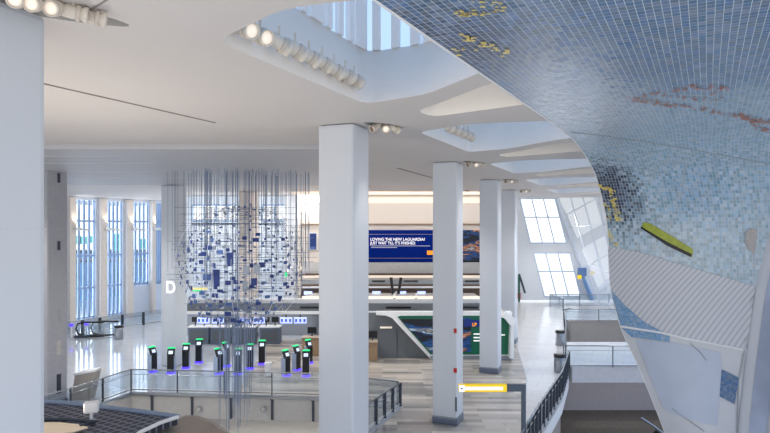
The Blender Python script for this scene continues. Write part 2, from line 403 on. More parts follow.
# vertical brackets and two round ceiling-sensor roundels on the fascia
for px in (152, 192, 231, 272, 313):
    X = (px-CX)/FPX*25.3; Y = 25.0+(-2.7-X)/8.2*.8-.06
    b = empty('fascia_bracket', ((px-CX)/FPX*Y, Y, -1.0))
    MB().box((0, 0, .42), (.09, .07, .84), bevel=.01).build('plate', M_dmet, b)
    MB().box((0, .0, .86), (.15, .09, .06), bevel=.01).build('cap', M_dmet, b)
    tag(b, {152: 'dark upright bracket on the pale opening edge, first from the left', 192: 'dark upright bracket on the pale opening edge, just left of the left round disc', 231: 'dark upright bracket on the pale opening edge under the hanging wires', 272: 'dark upright bracket on the pale opening edge, right of the right round disc', 313: 'dark upright bracket on the pale opening edge beside the tall column'}[px], 'bracket', 'brackets on the opening edge')
for px, lb in ((199, 'small grey round disc on the opening edge, left of the hanging wires'), (263.5, 'small grey round disc on the opening edge, right of the hanging wires')):
    Y = 25.45 if px < 220 else 25.12
    r = empty('wall_disc', ((px-CX)/FPX*Y, Y-.05, CAMZ+(HY-409)/FPX*Y))
    Mx = Matrix.Rotation(math.pi/2, 4, 'X')
    MB().lathe([(.13, -.03), (.13, .02), (.11, .04)], Mx, 20).build('rim', M_mgrey, r, True)
    MB().lathe([(.09, .035), (.07, .055), (.02, .06)], Mx, 16).build('face', M_fascia, r, True)
    tag(r, lb, 'disc', 'round discs on the opening edge')

# ------------------------------------------------------------------ ceiling with skylight wells
def smooth_loop(pts, n=6, r=.35):
    """closed polygon with rounded corners"""
    out = []; k = len(pts)
    for i in range(k):
        p0, p, p1 = Vector(pts[i-1]), Vector(pts[i]), Vector(pts[(i+1) % k])
        rr = pts[i][2] if len(pts[i]) > 2 else r
        p0, p, p1 = p0.to_2d(), p.to_2d(), p1.to_2d()
        a = p+(p0-p).normalized()*min(rr, (p0-p).length*.45); c = p+(p1-p).normalized()*min(rr, (p1-p).length*.45)
        for j in range(n+1):
            t = j/n; out.append(a.lerp(p, t).lerp(p.lerp(c, t), t))
    return out
PITCH = 7.8
BIG = [(6.25, -4.92), (10.5, -4.75), (10.15, -3.4), (9.0, -2.1), (8.4, -.95), (6.1, -.95), (5.72, -2.5), (5.6, -3.5)]
BIGTOP = [(5.9, -5.05), (11.0, -4.95), (10.9, -3.6), (9.6, -2.2), (8.7, -.9), (5.8, -.9), (5.3, -2.6), (5.2, -3.6)]
NAR = [(11.55, -4.1), (12.25, -3.95), (11.75, -2.1), (11.45, -1.0), (9.35, -1.0), (9.75, -2.15), (10.85, -3.3)]
NARTOP = [(11.5, -3.9), (11.95, -3.75), (11.5, -2.0), (11.3, -1.1), (9.75, -1.1), (10.05, -2.15), (11.0, -3.2)]
def hp(pts, k): return [(q.x, q.y) for q in (H(a+PITCH*k, b) for a, b in pts)]
holes = []; wells = []
for k in range(-1, 5):
    for kind, lo, hi in (('big', BIG, BIGTOP), ('narrow', NAR, NARTOP)):
        a = [tuple(p) for p in smooth_loop(hp(lo, k))]; b = [tuple(p) for p in smooth_loop(hp(hi, k))]
        holes.append(a); wells.append((k, kind, a, b))
COLS1 = [(-4.42, 6.5), (-.96, 14.1), (2.29, 21.8), (5.17, 29.4), (7.65, 37.0)]
# leaf-shaped recesses beside each column of the right-hand row
LEAF = [(-.85, -.02), (-.45, -.26), (.2, -.24), (.85, .0), (.25, .22), (-.45, .24)]
leaves = []
for (x, y) in COLS1:
    if y < 10: cx, cy, sc = -3.72, 6.55, 1.25
    else: cx, cy, sc = x+.95, y-.2, .8
    u = Vector((.79, .61)); v = Vector((-.61, .79))
    lp = [Vector((cx, cy))+u*(p[0]*sc)+v*(p[1]*sc) for p in LEAF]
    lp = [tuple(p) for p in smooth_loop([(q.x, q.y) for q in lp], 5, .5)]
    holes.append(lp); leaves.append((cx, cy, lp))
right = H(-20, -.7), H(49, -.7)
ce = flat('ceiling', [(-30, -10), (right[0].x, -10), (H(-10, -.7).x, H(-10, -.7).y), (right[1].x, right[1].y), (9, 46), (9, 62), (-30, 62)], holes, CEIL, M_ceil)
struct(ce)
ce2 = flat('ceiling_end_bay', [(8, 45), (26, 45), (26, 63), (8, 63)], [], 10.4, M_well); struct(ce2)
nt_ = 0
for k, kind, a, b in wells:
    z1 = CEIL+(1.15 if kind == 'big' else .55); mb = MB(); n = len(a)
    lo = [mb.b.verts.new((*p, CEIL)) for p in a]; hi = [mb.b.verts.new((*p, z1)) for p in b]
    for i in range(n): mb.b.faces.new((lo[i], lo[(i+1) % n], hi[(i+1) % n], hi[i]))
    nt_ += 1
    if kind == 'narrow': mb.b.faces.new(hi)
    else:                                               # sill ledge outwards
        c = sum((Vector(p) for p in b), Vector((0, 0)))/n
        ou = [mb.b.verts.new((*(Vector(p)+(Vector(p)-c).normalized()*.12), z1+.02)) for p in b]
        for i in range(n): mb.b.faces.new((hi[i], hi[(i+1) % n], ou[(i+1) % n], ou[i]))
    o = mb.build('trim_%d' % nt_, M_well, None, True); struct(o)
    if kind == 'big':
        ztop = CEIL+3.4
        w = empty('window_%d' % (k+2), (0, 0, 0)); w['kind'] = 'structure'
        mb = MB()
        bb = b
        for i in range(n):
            p, q = bb[i], bb[(i+1) % n]; mb.quad((*p, z1), (*q, z1), (*q, ztop), (*p, ztop))
        mb.build('window_glass', M_win, w)
        mb = MB(); per = [0.0]
        for i in range(n): per.append(per[-1]+(Vector(bb[i])-Vector(bb[(i+1) % n])).length)
        s_ = 0.0; j = 0
        while s_ < per[-1]:
            while per[j+1] < s_: j += 1
            t = (s_-per[j])/max(1e-6, per[j+1]-per[j]); p = Vector(bb[j]).lerp(Vector(bb[(j+1) % n]), t)
            dr = (Vector(bb[(j+1) % n])-Vector(bb[j])); ang = math.atan2(dr.y, dr.x)
            wdt = .16 if int(s_/.42) % 4 else .42
            mb.box((p.x, p.y, (z1+ztop)/2), (wdt, .10, ztop-z1), ang)
            s_ += .42
        mb.build('window_frame', M_white, w)
        mb = MB(); mb.b.faces.new([mb.b.verts.new((*p, ztop)) for p in bb])
        struct(mb.build('window_skylight_%d' % (k+2), M_roofglass))
for cx, cy, lp in leaves:
    mb = MB(); lo = [mb.b.verts.new((*p, CEIL)) for p in lp]; hi = [mb.b.verts.new((*p, CEIL+.22)) for p in lp]; n = len(lp)
    for i in range(n): mb.b.faces.new((lo[i], lo[(i+1) % n], hi[(i+1) % n], hi[i]))
    mb.b.faces.new(hi)
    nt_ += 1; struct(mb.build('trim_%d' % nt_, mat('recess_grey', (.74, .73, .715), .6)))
# dropped ceiling bay over the kiosks and dark slots in the ceiling
dp = MB().box((-14, 24.0, CEIL-.06), (25.0, 14.0, .16), bevel=.03).build('ceiling_dropped_bay', mat('bay_grey', (.74, .74, .755), .5, var=.02)); struct(dp)
def slot(p0, p1, w=.06):
    a = W(p0[0], p0[1], (CEIL-.0-CAMZ)*FPX/(HY-p0[1])); b = W(p1[0], p1[1], (CEIL-CAMZ)*FPX/(HY-p1[1])); d = b-a
    return MB().box((a+b)/2-Vector((0, 0, .004)), (d.length, w, .02), math.atan2(d.y, d.x))
for i, (p0, p1, w) in enumerate([((20, 78), (215, 122.5), .045), ((398, 168), (433, 178), .12), ((466, 190), (477, 196), .16), ((90, 10), (150, -28), .015)]):
    nt_ += 1; struct(slot(p0, p1, w).build('trim_%d' % nt_, mat('slot_dark', (.56, .54, .53), .7)))
for i, y in enumerate((18.6, 20.6, 23.6, 26.4)):         # fine lit joints of the dropped bay
    nt_ += 1; struct(MB().box((-13.2+i*.3, y, CEIL-.142), (10, .03, .012)).build('trim_%d' % nt_, M_white))

# ------------------------------------------------------------------ columns
def column(x, y, label, z1=CEIL, w=.9, base=True, rz=-AL, m=M_colm):
    t = empty('support_column', (x, y, 0), rz); tag(t, label, 'column', None, 'thing')
    MB().box((0, 0, z1/2-.004), (w, w, z1-.01), bevel=.07).build('shaft', m, t)
    for zz in (2.2, 7.0): MB().box((0, 0, zz), (w+.002, w+.002, .008)).build('joint_line', mat('joint_grey', (.80, .81, .83), .5), t)
    if base:
        MB().box((0, 0, .15), (w+.04, w+.04, .26), bevel=.06).build('base_trim', mat('base_metal', (.42, .46, .54), .3, metal=.5), t)
        MB().box((0, 0, .30), (w+.05, w+.05, .04), bevel=.01).build('base_band', M_metal, t)
    return t
cA = column(*COLS1[0], 'huge pale column at the left edge of the photo, nearest of all', w=.93)
MB().box((-.0, -.4655, 4.7), (.022, .012, 9.2)).build('seam', M_mgrey, cA)
cB = column(*COLS1[1], 'tall white square column standing right beside the glass-railed opening')
cC = column(*COLS1[2], 'white square column with dark base trim left of the yellow sign')
cD = column(*COLS1[3], 'white square column in front of the green advertising panel')
cE = column(*COLS1[4], 'beige-lit column behind the white hood of the green display')
cF = column(-13.2, 23.6, 'shaded grey column carrying a row of small wall devices', m=mat('column_shade', (.66, .66, .69), .45))  # column paint darkened, its shade put into the colour
cG = column(-10.9, 31, 'white column bearing the letter D', CEIL-.15, base=False)
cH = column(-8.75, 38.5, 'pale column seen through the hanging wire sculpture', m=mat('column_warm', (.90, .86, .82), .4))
cI = column(-6.6, 43.0, 'bluish white column with a letter C beside the blue upright poster', base=False)
letters('D', .85, 'letter_sign', M_white_em, cG, (-.13, -.455, 3.75), (math.pi/2, 0, 0), .02)
letters('C', .62, 'letter_sign', M_white_em, cI, (-.2, -.455, 3.9), (math.pi/2, 0, 0), .015)
# devices on columns
def device(col, z, h, w, m, x=.0, side=False):
    if side: return MB().box((.455, x, z), (.04, w, h), bevel=.008).build('device', m, col)
    return MB().box((x, -.455, z), (w, .04, h), bevel=.008).build('device', m, col)
for z_, h_, w_, m_ in ((9.0, .38, .12, M_dmet), (6.35, .36, .12, M_dmet), (3.6, .42, .16, M_mgrey), (2.35, .55, .18, M_fascia), (.95, .75, .18, M_dmet)): device(cF, z_, h_, w_, m_, .05, True)
device(cC, 2.0, .16, .12, M_red, .40); device(cC, .8, .5, .05, M_dmet, .43); device(cC, 3.4, .16, .10, M_red, .40)

# ------------------------------------------------------------------ tiled mural wall that curls overhead
LT = [(-2.82, 1.2, 9.39, None, 12.0), (-.074, 6.33, 9.39, None, 11.0), (1.03, 8.4, 9.39, None, 10.3), (2.37, 10.9, 9.39, None, 9.6),
      (3.55, 13.1, 9.385, None, 8.8), (4.72, 15.25, 9.33, None, 7.7), (5.42, 16.6, 9.22, 850, None), (6.01, 17.6, 8.92, 815, None), (6.47, 18.3, 8.49, 797, None),
      (6.97, 18.9, 7.28, 774, None), (7.13, 19.1, 6.01, 761, None), (7.20, 19.1, 5.06, 754, None), (7.50, 19.0, 3.80, 748, None), (7.99, 18.8, 2.58, 743, None),
      (8.59, 18.4, .74, 737, None), (9.3, 18.1, -1.7, 735, None), (9.9, 17.9, -4.45, 738, None)]
EX, EY = .907, -.42
LP, WD = [], []
for x, y, z, xr, w in LT:
    if xr is not None:
        q = (xr-CX)/FPX; w = (q*y-x)/(EX-EY*q)
    LP.append((x, y, z)); WD.append(max(.5, w))
LP = np.array(LP); WD = np.array(WD)
def cr_interp(arr, t):
    n = len(arr)-1; i = min(int(t), n-1); f = t-i
    p0, p1, p2, p3 = arr[max(i-1, 0)], arr[i], arr[i+1], arr[min(i+2, n)]
    return .5*((2*p1)+(-p0+p2)*f+(2*p0-5*p1+4*p2-p3)*f*f+(-p0+3*p1-3*p2+p3)*f**3)
NT, NS = 112, 24
tt = np.linspace(0, len(LP)-1, NT+1)
LC = np.array([cr_interp(LP, t) for t in tt]); WC = np.array([cr_interp(WD, t) for t in tt])
arc = np.concatenate([[0], np.cumsum(np.linalg.norm(np.diff(LC, axis=0), axis=1))])
G = np.zeros((NT+1, NS+1, 3)); UVG = np.zeros((NT+1, NS+1, 2))
for i in range(NT+1):
    for j in range(NS+1):
        s = j/NS
        bow = -.25*math.sin(math.pi*s)*min(1, max(0, (arc[i]-10)/6))    # slight outward belly of the upright part
        G[i, j] = LC[i]+np.array([EX*WC[i]*s+bow*.4, EY*WC[i]*s+bow, 0]); UVG[i, j] = (s*WC[i], arc[i])
def grid_mesh(name, P, UV, m, parent=None):
    nt, ns = P.shape[0], P.shape[1]
    verts = [tuple(P[i, j]) for i in range(nt) for j in range(ns)]
    faces = [(i*ns+j, i*ns+j+1, (i+1)*ns+j+1, (i+1)*ns+j) for i in range(nt-1) for j in range(ns-1)]
    me = bpy.data.meshes.new(name); me.from_pydata(verts, [], faces); me.update()
    ul = me.uv_layers.new(name='UVMap'); flatuv = UV.reshape(-1, 2)
    for lp in me.loops: ul.data[lp.index].uv = flatuv[lp.vertex_index]
    for p in me.polygons: p.use_smooth = True
    me.materials.append(m); o = bpy.data.objects.new(name, me); C.objects.link(o)
    if parent is not None: o.parent = parent
    return o, verts, faces
mural = empty('tiled_mural_wall', (9.9, 17.6, -4.45))
tag(mural, 'sweeping wall of small blue glass tiles curling overhead at the right', 'mural wall', None, 'thing')
off = np.array(mural.location)
# v in metres along the left edge: 0 at the camera end
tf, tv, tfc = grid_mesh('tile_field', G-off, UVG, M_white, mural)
BV = BVHTree.FromPolygons([tuple(np.array(v)+off) for v in tv], tfc)
GF = G.reshape(-1, 3)
def on_mural(px, py, lift):
    for k in range(0, 26):
        for sg in ((1, -1) if k else (1,)):
            h, u = on_mural_hit(px+sg*k*.6, py, lift)
            if h is not None: return h, u
    return None, None
def on_mural_hit(px, py, lift):
    d = Vector(((px-CX)/FPX, 1, (HY-py)/FPX)).normalized(); o = Vector((0, 0, CAMZ))
    hit, nrm, idx, dist = BV.ray_cast(o, d)
    if hit is None: return None, None
    if nrm.dot(d) > 0: nrm = -nrm
    i, j = idx//NS, idx % NS
    P0 = Vector(G[i, j]); du = Vector(G[i, j+1])-P0; dv = Vector(G[i+1, j])-P0
    q = hit-P0; a11, a12, a22 = du.dot(du), du.dot(dv), dv.dot(dv); b1, b2 = q.dot(du), q.dot(dv); det = a11*a22-a12*a12
    fu, fv = (b1*a22-b2*a12)/det, (b2*a11-b1*a12)/det
    u = UVG[i, j]+(UVG[i, j+1]-UVG[i, j])*fu+(UVG[i+1, j]-UVG[i, j])*fv
    return hit+nrm*lift, u
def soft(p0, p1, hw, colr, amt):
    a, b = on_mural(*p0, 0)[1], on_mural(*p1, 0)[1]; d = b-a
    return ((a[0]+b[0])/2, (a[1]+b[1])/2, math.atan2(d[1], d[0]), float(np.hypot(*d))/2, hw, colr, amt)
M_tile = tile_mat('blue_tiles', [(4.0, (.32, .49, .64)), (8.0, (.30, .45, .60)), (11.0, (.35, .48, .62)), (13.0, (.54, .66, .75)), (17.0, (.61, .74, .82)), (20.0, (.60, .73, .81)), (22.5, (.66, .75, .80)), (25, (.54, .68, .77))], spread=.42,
    areas=[soft((396, 2), (520, 84), 1.5, (.20, .28, .42), .85), soft((530, 30), (610, 150), 1.4, (.80, .86, .92), .85), soft((590, 158), (626, 236), 1.0, (.20, .22, .32), .95),  # pale area here is a window reflection painted into the tiles
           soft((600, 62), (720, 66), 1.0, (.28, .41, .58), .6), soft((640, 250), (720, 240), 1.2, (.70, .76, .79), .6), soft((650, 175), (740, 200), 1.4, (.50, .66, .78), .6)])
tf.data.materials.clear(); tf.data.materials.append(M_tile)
def patch(name, polys, m, lift=.02, step=6.0, parent=mural, seg=5.0):
    verts, faces, uvs = [], [], []
    for poly in polys:
        pts = []; n = len(poly)
        for i in range(n):
            a, b = Vector(poly[i]), Vector(poly[(i+1) % n]); k = max(1, int((b-a).length/seg))
            for j in range(k): pts.append(a.lerp(b, j/k))
        nb = len(pts); xs = [p.x for p in pts]; ys = [p.y for p in pts]
        inner = []
        y = min(ys)+step/2
        while y < max(ys):
            x = min(xs)+step/2
            while x < max(xs):
                ins = False; j = nb-1
                for i in range(nb):
                    if (pts[i].y > y) != (pts[j].y > y) and x < (pts[j].x-pts[i].x)*(y-pts[i].y)/(pts[j].y-pts[i].y)+pts[i].x: ins = not ins
                    j = i
                if ins and min((p-Vector((x, y))).length for p in pts) > step*.4: inner.append(Vector((x, y)))
                x += step
            y += step
        vo, eo, fo_, *_ = delaunay_2d_cdt(pts+inner, [], [list(range(nb))], 1, 1e-4)
        base = len(verts); ok = []
        for p in vo:
            h, u = on_mural(p.x, p.y, lift); ok.append(h is not None)
            verts.append(tuple(h-Vector(off)) if h is not None else (0, 0, 0)); uvs.append(tuple(u) if u is not None else (0, 0))
        for f in fo_:
            if all(ok[i] for i in f): faces.append(tuple(base+i for i in f))
    if len(polys) == 1:                                 # keep the one connected piece
        par = list(range(len(verts)))
        def fnd(a):
            while par[a] != a: par[a] = par[par[a]]; a = par[a]
            return a
        for f in faces:
            for a in f[1:]: par[fnd(a)] = fnd(f[0])
        cn = {}
        for f in faces: cn[fnd(f[0])] = cn.get(fnd(f[0]), 0)+1
        best = max(cn, key=cn.get); faces = [f for f in faces if fnd(f[0]) == best]
        used = sorted({i for f in faces for i in f}); mp_ = {a: b for b, a in enumerate(used)}
        verts = [verts[i] for i in used]; uvs = [uvs[i] for i in used]; faces = [tuple(mp_[i] for i in f) for f in faces]
    me = bpy.data.meshes.new(name); me.from_pydata(verts, [], faces); me.update()
    ul = me.uv_layers.new(name='UVMap')
    for lp in me.loops: ul.data[lp.index].uv = uvs[lp.vertex_index]
    for p in me.polygons: p.use_smooth = True
    me.materials.append(m); o = bpy.data.objects.new(name, me); C.objects.link(o); o.parent = parent
    return o
M_tblue = tile_mat('strong_blue_tiles', [(10, (.42, .60, .75)), (30, (.45, .62, .76))], su=.06, sv=.06, grout=(.5, .63, .75), spread=.3)
M_tdeep = tile_mat('deep_blue_tiles', [(10, (.20, .40, .58)), (30, (.22, .42, .60))], su=.06, sv=.06, grout=(.25, .42, .58), spread=.5)
M_stone = tile_mat('pale_stone_tiles', [(10, (.66, .65, .64)), (20, (.68, .66, .65))], spread=.15, grout=(.66, .66, .68))
M_smooth = mat('smooth_panel', (.72, .76, .83), .3, var=.03, scale=2)
M_base = mat('mural_base', (.79, .80, .825), .35, var=.02, scale=2)
# plain lower wall, ribbed panel, smooth inset panel
patch('base_panel', [[(611, 291), (640, 328), (670, 336), (756, 345), (756, 370), (754, 433), (754, 460), (690, 480), (676, 460), (665, 433), (640, 370), (622, 331)]], M_base, .015)
patch('ribbed_panel', [[(607, 246), (640, 252), (690, 267), (730, 279), (764, 289), (760, 320), (756, 350), (690, 340), (668, 334), (645, 322), (625, 305), (611, 289), (608, 262)]], M_ribs, .03)
patch('blue_wedge', [[(610, 288), (624, 304), (645, 322), (670, 336), (670, 342), (656, 340), (640, 338), (632, 337), (622, 328)]], M_tblue, .035)
patch('smooth_panel', [[(636, 339), (672, 342), (690, 346), (720, 352), (722, 368), (717, 425), (706, 424), (674, 414), (664, 408), (650, 375)]], M_smooth, .04)
patch('blue_square', [[(721, 369), (738, 377), (734, 404), (719, 396)]], M_tdeep, .05, 4)
patch('pale_stone', [[(745, 232), (750, 228), (757, 229), (756, 244), (754, 255), (749, 250), (745, 243)]], M_stone, .03, 4)
# seam line between the ribbed panel and the lower wall
def on_line(px, lift): return [on_mural(x, y, lift)[0]-Vector(off) for x, y in px if on_mural(x, y, lift)[0] is not None]
MB().tube(on_line([(620, 326), (640, 329), (660, 332), (680, 337), (700, 341), (720, 345), (742, 349)], .05), .035, 6).build('seam_strip', M_white, mural)
MB().tube(on_line([(570, 132), (600, 135), (640, 141), (690, 149), (740, 158), (766, 163)], .012), .010, 5).build('movement_joint', M_mgrey, mural)
for ln_ in ([(744, 350), (738, 380), (736, 433)], [(672, 408), (690, 421), (704, 431)], [(690, 343), (700, 352), (706, 360)]):
    MB().tube(on_line(ln_, .045), .012, 4).build('panel_joint', M_mgrey, mural)
MB().tube([Vector(p)-Vector(off) for p in LC[::2]], .018, 6).build('edge_trim', M_white, mural, True)
# coloured tiles set into the field: gold dashes, orange scatter, lime bar
def dashes(regs, n, w, h, jit=.0, slope=0.0):
    out = []
    for (x0, y0, x1, y1, k) in regs:
        for _ in range(k):
            t = random.random(); x = x0+(x1-x0)*t+random.uniform(-1, 1)*jit; y = y0+(y1-y0)*t+random.uniform(-1, 1)*jit*.5
            ww = w*random.uniform(.5, 1.3); hh = h*random.uniform(.6, 1.2)
            out.append([(x, y), (x+ww, y+ww*slope), (x+ww+hh*.5, y+ww*slope+hh), (x+hh*.5, y+hh)])
    return out
g = patch('gold_tiles', dashes([(455, 12, 500, 8, 26), (475, 2, 500, 3, 10), (460, 33, 505, 52, 26), (452, 50, 470, 50, 5)], 0, 4.5, 1.4, 6), M_gold, .02, 9, seg=20); g['kind'] = 'stuff'
g = patch('gold_tiles', dashes([(593, 183, 612, 190, 40), (610, 190, 618, 221, 44), (604, 200, 607, 218, 14), (604, 228, 616, 244, 16)], 0, 2.2, 1.2, 3), M_gold, .035, 9, seg=20); g['kind'] = 'stuff'
g = patch('orange_tiles', dashes([(630, 98, 690, 86, 34), (690, 86, 730, 87, 26), (634, 99, 700, 108, 48), (700, 108, 770, 122, 70), (708, 84, 718, 98, 12), (735, 112, 768, 132, 36), (660, 94, 720, 100, 16)], 0, 2.6, .9, 4.5), M_orange, .02, 9, seg=20); g['kind'] = 'stuff'
lb = patch('lime_bar', [[(643, 222), (650, 223), (672, 236), (693, 249), (692, 257), (668, 244), (642, 227)]], M_lime, .03, 4)
patch('lime_bar_edge', [[(641, 226), (668, 242), (692, 254), (691, 257), (668, 246), (641, 228)]], M_black, .04, 4)
# side wall to the right of the mural
R = G[:, -1, :]
ids = [i for i in range(NT+1) if R[i, 2] < 9.0]
P = np.zeros((len(ids), 5, 3)); U2 = np.zeros((len(ids), 5, 2))
for r_, i in enumerate(ids):
    for c_, s in enumerate((0, .25, .32, .9, 4.0)): P[r_, c_] = R[i]+np.array([.34*s+(.05 if c_ == 2 else 0), -.94*s, 0]); U2[r_, c_] = (s, arc[i])
wr, _, _ = grid_mesh('wall_right', P, U2, mat('side_wall_white', (.80, .815, .85), .35, var=.03, scale=1.2)); struct(wr)
wb, _, _ = grid_mesh('trim_blue_band', P[:, 2:4]+np.array([-.03, -.01, 0]), U2[:, 2:4], mat('blue_band', (.70, .745, .84), .12, var=.2, scale=.7)); struct(wb)

# ------------------------------------------------------------------ spotlights
def make_spot(name, loc, aim, label, group, lit=True, s=1.0):
    t = empty(name, loc); tag(t, label, 'spotlight', group)
    a = Vector(aim).normalized(); q = a.to_track_quat('Z', 'Y').to_matrix().to_4x4()
    MB().lathe([(.03, -.20), (.085, -.18), (.095, -.08), (.10, .12), (.115, .13), (.115, .19), (.10, .19), (.09, .15)], q @ Matrix.Scale(s, 4), 18).build('housing', M_lampbody, t, True)
    MB().lathe([(.112, .03), (.122, .04), (.122, .08), (.112, .09)], q @ Matrix.Scale(s, 4), 18).build('collar', mat('lamp_collar', (.80, .76, .71), .4), t, True)
    MB().lathe([(.086, .150), (.086, .165), (.04, .172)], q @ Matrix.Scale(s, 4), 16).build('lens', M_lens if lit else mat('lens_off', (.55, .42, .35), .3), t, True)
    MB().box((0, 0, .14*s), (.03*s, .05*s, .2*s)).build('bracket', M_lampbody, t)
    return t
xs = [(18, 1, (.3, -1, -.35), True), (36, 4, (.1, -1, -.45), True), (56, 9, (.05, -1, -.4), True), (74, 13.5, (.9, .4, -.1), False), (93, 18.5, (.9, .35, -.1), False)]
nm = ['at the left end of the row over the huge left column', 'with round white lens, second in the row over the huge left column', 'with round white lens, middle of the row over the huge left column', 'turned sideways, fourth in the row over the huge left column', 'turned sideways, last in the row over the huge left column']
for (px, py, aim, lit), n_ in zip(xs, nm):
    p = W(px, py+0.0, 0); d = (CEIL-.10-CAMZ)*FPX/(HY-py)
    make_spot('spotlight', W(px, py-1, d), aim, 'beige spotlight '+n_, 'spotlights over the huge left column', lit, .72)
ordn = ['first (nearest)', 'second', 'third', 'fourth', 'fifth', 'sixth', 'seventh', 'eighth', 'ninth']
pxs = [(245, 29), (260, 36), (279, 43), (295, 49), (309, 56), (322, 62), (334, 69), (345, 74), (354, 79)]
for i, (px, py) in enumerate(pxs):                        # nine along the inside of the big skylight well
    den = (px-CX)/FPX*CA-SA; d = -4.72/den
    p = W(px, py, d)
    make_spot('spotlight', p, (SA*.8+.35, CA*.55 if i > 1 else -.6, -.35), 'white spotlight inside the largest skylight well, %s of nine from the low left end' % ordn[i], 'spotlights in the largest skylight well', i < 2, 1.0)
    # thin mounting arm
pxs = [(447, 126), (453, 128.5), (459, 131), (464, 133), (468, 135)]
for i, (px, py) in enumerate(pxs):
    d = -4.28/((px-CX)/FPX*CA-SA)
    make_spot('spotlight', W(px, py, d), (.8, .5, -.4), 'small spotlight in the second skylight well, %s of five from the left' % ordn[i].replace(' (nearest)', ''), 'spotlights in the second skylight well', False, 1.05)
where = ['beside the tall white column by the railed opening', 'beside the top of the column left of the yellow sign', 'beside the top of the column in front of the green panel', 'beside the top of the beige-lit far column']
for (cx, cy, lp), w_ in zip(leaves[1:], where):
    for j, (dx, dy, aim) in enumerate(((-.2, -.1, (-.7, -.5, -.5)), (.02, -.0, (.1, -1, -.5)), (.22, .12, (.8, .3, -.4)))):
        make_spot('spotlight', (cx+dx, cy+dy, CEIL-.05), aim, ('left-turned', 'forward-facing', 'right-turned')[j]+' ceiling spotlight '+w_, 'spotlight trio '+w_, j == 1, .78)

# ------------------------------------------------------------------ glass railings
def railing(name, pts, label, h=1.0, sp=1.5, post=M_dmet, group=None, rail_r=.03, base=True, z=0.0, pw=.06):
    P0 = Vector((pts[0][0], pts[0][1], z)); t = empty(name, P0); tag(t, label, 'railing', group)
    pts = [Vector((p[0], p[1], z))-P0 for p in pts]
    MB().tube([p+Vector((0, 0, h)) for p in pts], rail_r, 8).build('handrail', M_metal, t, True)
    if base: MB().tube([p+Vector((0, 0, .09)) for p in pts], .03, 6).build('bottom_rail', M_metal, t)
    MB().tube([p+Vector((0, 0, h*.78)) for p in pts], .012, 5).build('mid_rail', M_metal, t)
    done = 0
    for si, (a, b) in enumerate(zip(pts, pts[1:])):
        n = max(1, round((b-a).length/sp)); ang = math.atan2((b-a).y, (b-a).x)
        for i in range(n):
            p, q = a.lerp(b, i/n), a.lerp(b, (i+1)/n)
            MB().box(p+Vector((0, 0, h/2)), (pw*.5, pw*1.4, h), ang, .004).build('post', post, t)
            MB().box((p+q)/2+Vector((0, 0, h*.5+.06)), ((q-p).length-.06, .012, h-.2), ang).build('glass_panel', M_glass, t)
        if si == len(pts)-2: MB().box(b+Vector((0, 0, h/2)), (pw*.5, pw*1.4, h), ang, .004).build('post', post, t)
    return t
railing('glass_railing', [(-15.3, 14.1), (-11.95, 22.8), (-10.95, 25.88), (-2.7, 25.08), (.5, 23.82)], 'long glass railing round the far side of the floor opening', .95, 2.05)
railing('glass_railing', [(.6, 23.72), (-3.4, 14.1)], 'glass railing with close dark posts running behind the tall white column', .92, .8, pw=.09)
railing('glass_railing', [(p[0]+.02, p[1]) for p in R_EDGE[1:5]], 'curved glass railing with close dark posts along the walkway edge', 1.02, .75, pw=.075)
railing('glass_railing', [(9.25, 30.75), R_EDGE[5], R_EDGE[6]], 'glass railing along the walkway between the two bridges', 1.0, 1.6)
railing('glass_railing', [(9.05, 30.45), (19, 30.2)], 'glass railing on the nearer bridge, above its white edge', 1.08, 2.4)
railing('glass_railing', [(13.65, 45.65), (24, 45.4)], 'glass railing on the farther bridge, above its taupe edge', .9, 2.6)
railing('glass_railing', [(15.2, 51.2), (15.0, 54.6), (23, 54.4)], 'farthest glass railing in front of the leaning windows', 1.05, 2.6)
# bridges and the storey below
def bridge(name, x0, y0, x1, y1, th, m, label):
    t = empty(name, (x0, y0, 0)); tag(t, label, 'bridge', None, 'thing')
    MB().box(((x1-x0)/2, (y1-y0)/2, -th*.5+.0), (x1-x0, y1-y0, th), bevel=.02).build('deck', M_terrR, t)
    MB().box(((x1-x0)/2, -.03, -th*.5+.02), (x1-x0, .06, th+.04), bevel=.01).build('edge_panel', m, t)
    return t
bridge('foot_bridge', 9.5, 30.5, 26, 37.2, .8, mat('bridge_white', (.80, .80, .82), .4), 'nearer bridge with a plain white edge panel')
bridge('foot_bridge', 14.1, 45.7, 27, 53, 1.75, M_taupe, 'farther bridge with a deep taupe edge panel')
lw = MB().box((18, 38.2, -2.7), (22, .3, 3.6)).build('wall_lower_level', mat('lower_wall', (.64, .64, .68), .4)); struct(lw)
we = ribbon('trim_walkway_fascia', R_EDGE, -.8, 0.02, M_white); struct(we)
wsd = ribbon('wall_under_walkway', [(p[0]-.4, p[1]) for p in R_EDGE], -4.5, -.25, M_taupe); struct(wsd)
# escalator balustrade glimpsed on the lower level
es = empty('escalator', (12.6, 26.5, -4.5)); tag(es, 'dark escalator balustrade rising from the lower carpet beside the tiled wall', 'escalator')
MB().prism([(0, 0, 0), (2.2, -.2, 0), (2.2, -.2, .5), (-.6, .05, 2.6), (-.9, .08, 2.3)], (.05, .3, 0)).build('balustrade', M_black, es)
MB().tube([(2.2, -.1, .6), (-.6, .15, 2.7), (-1.2, .2, 3.1)], .05, 6).build('handrail', M_metal, es)
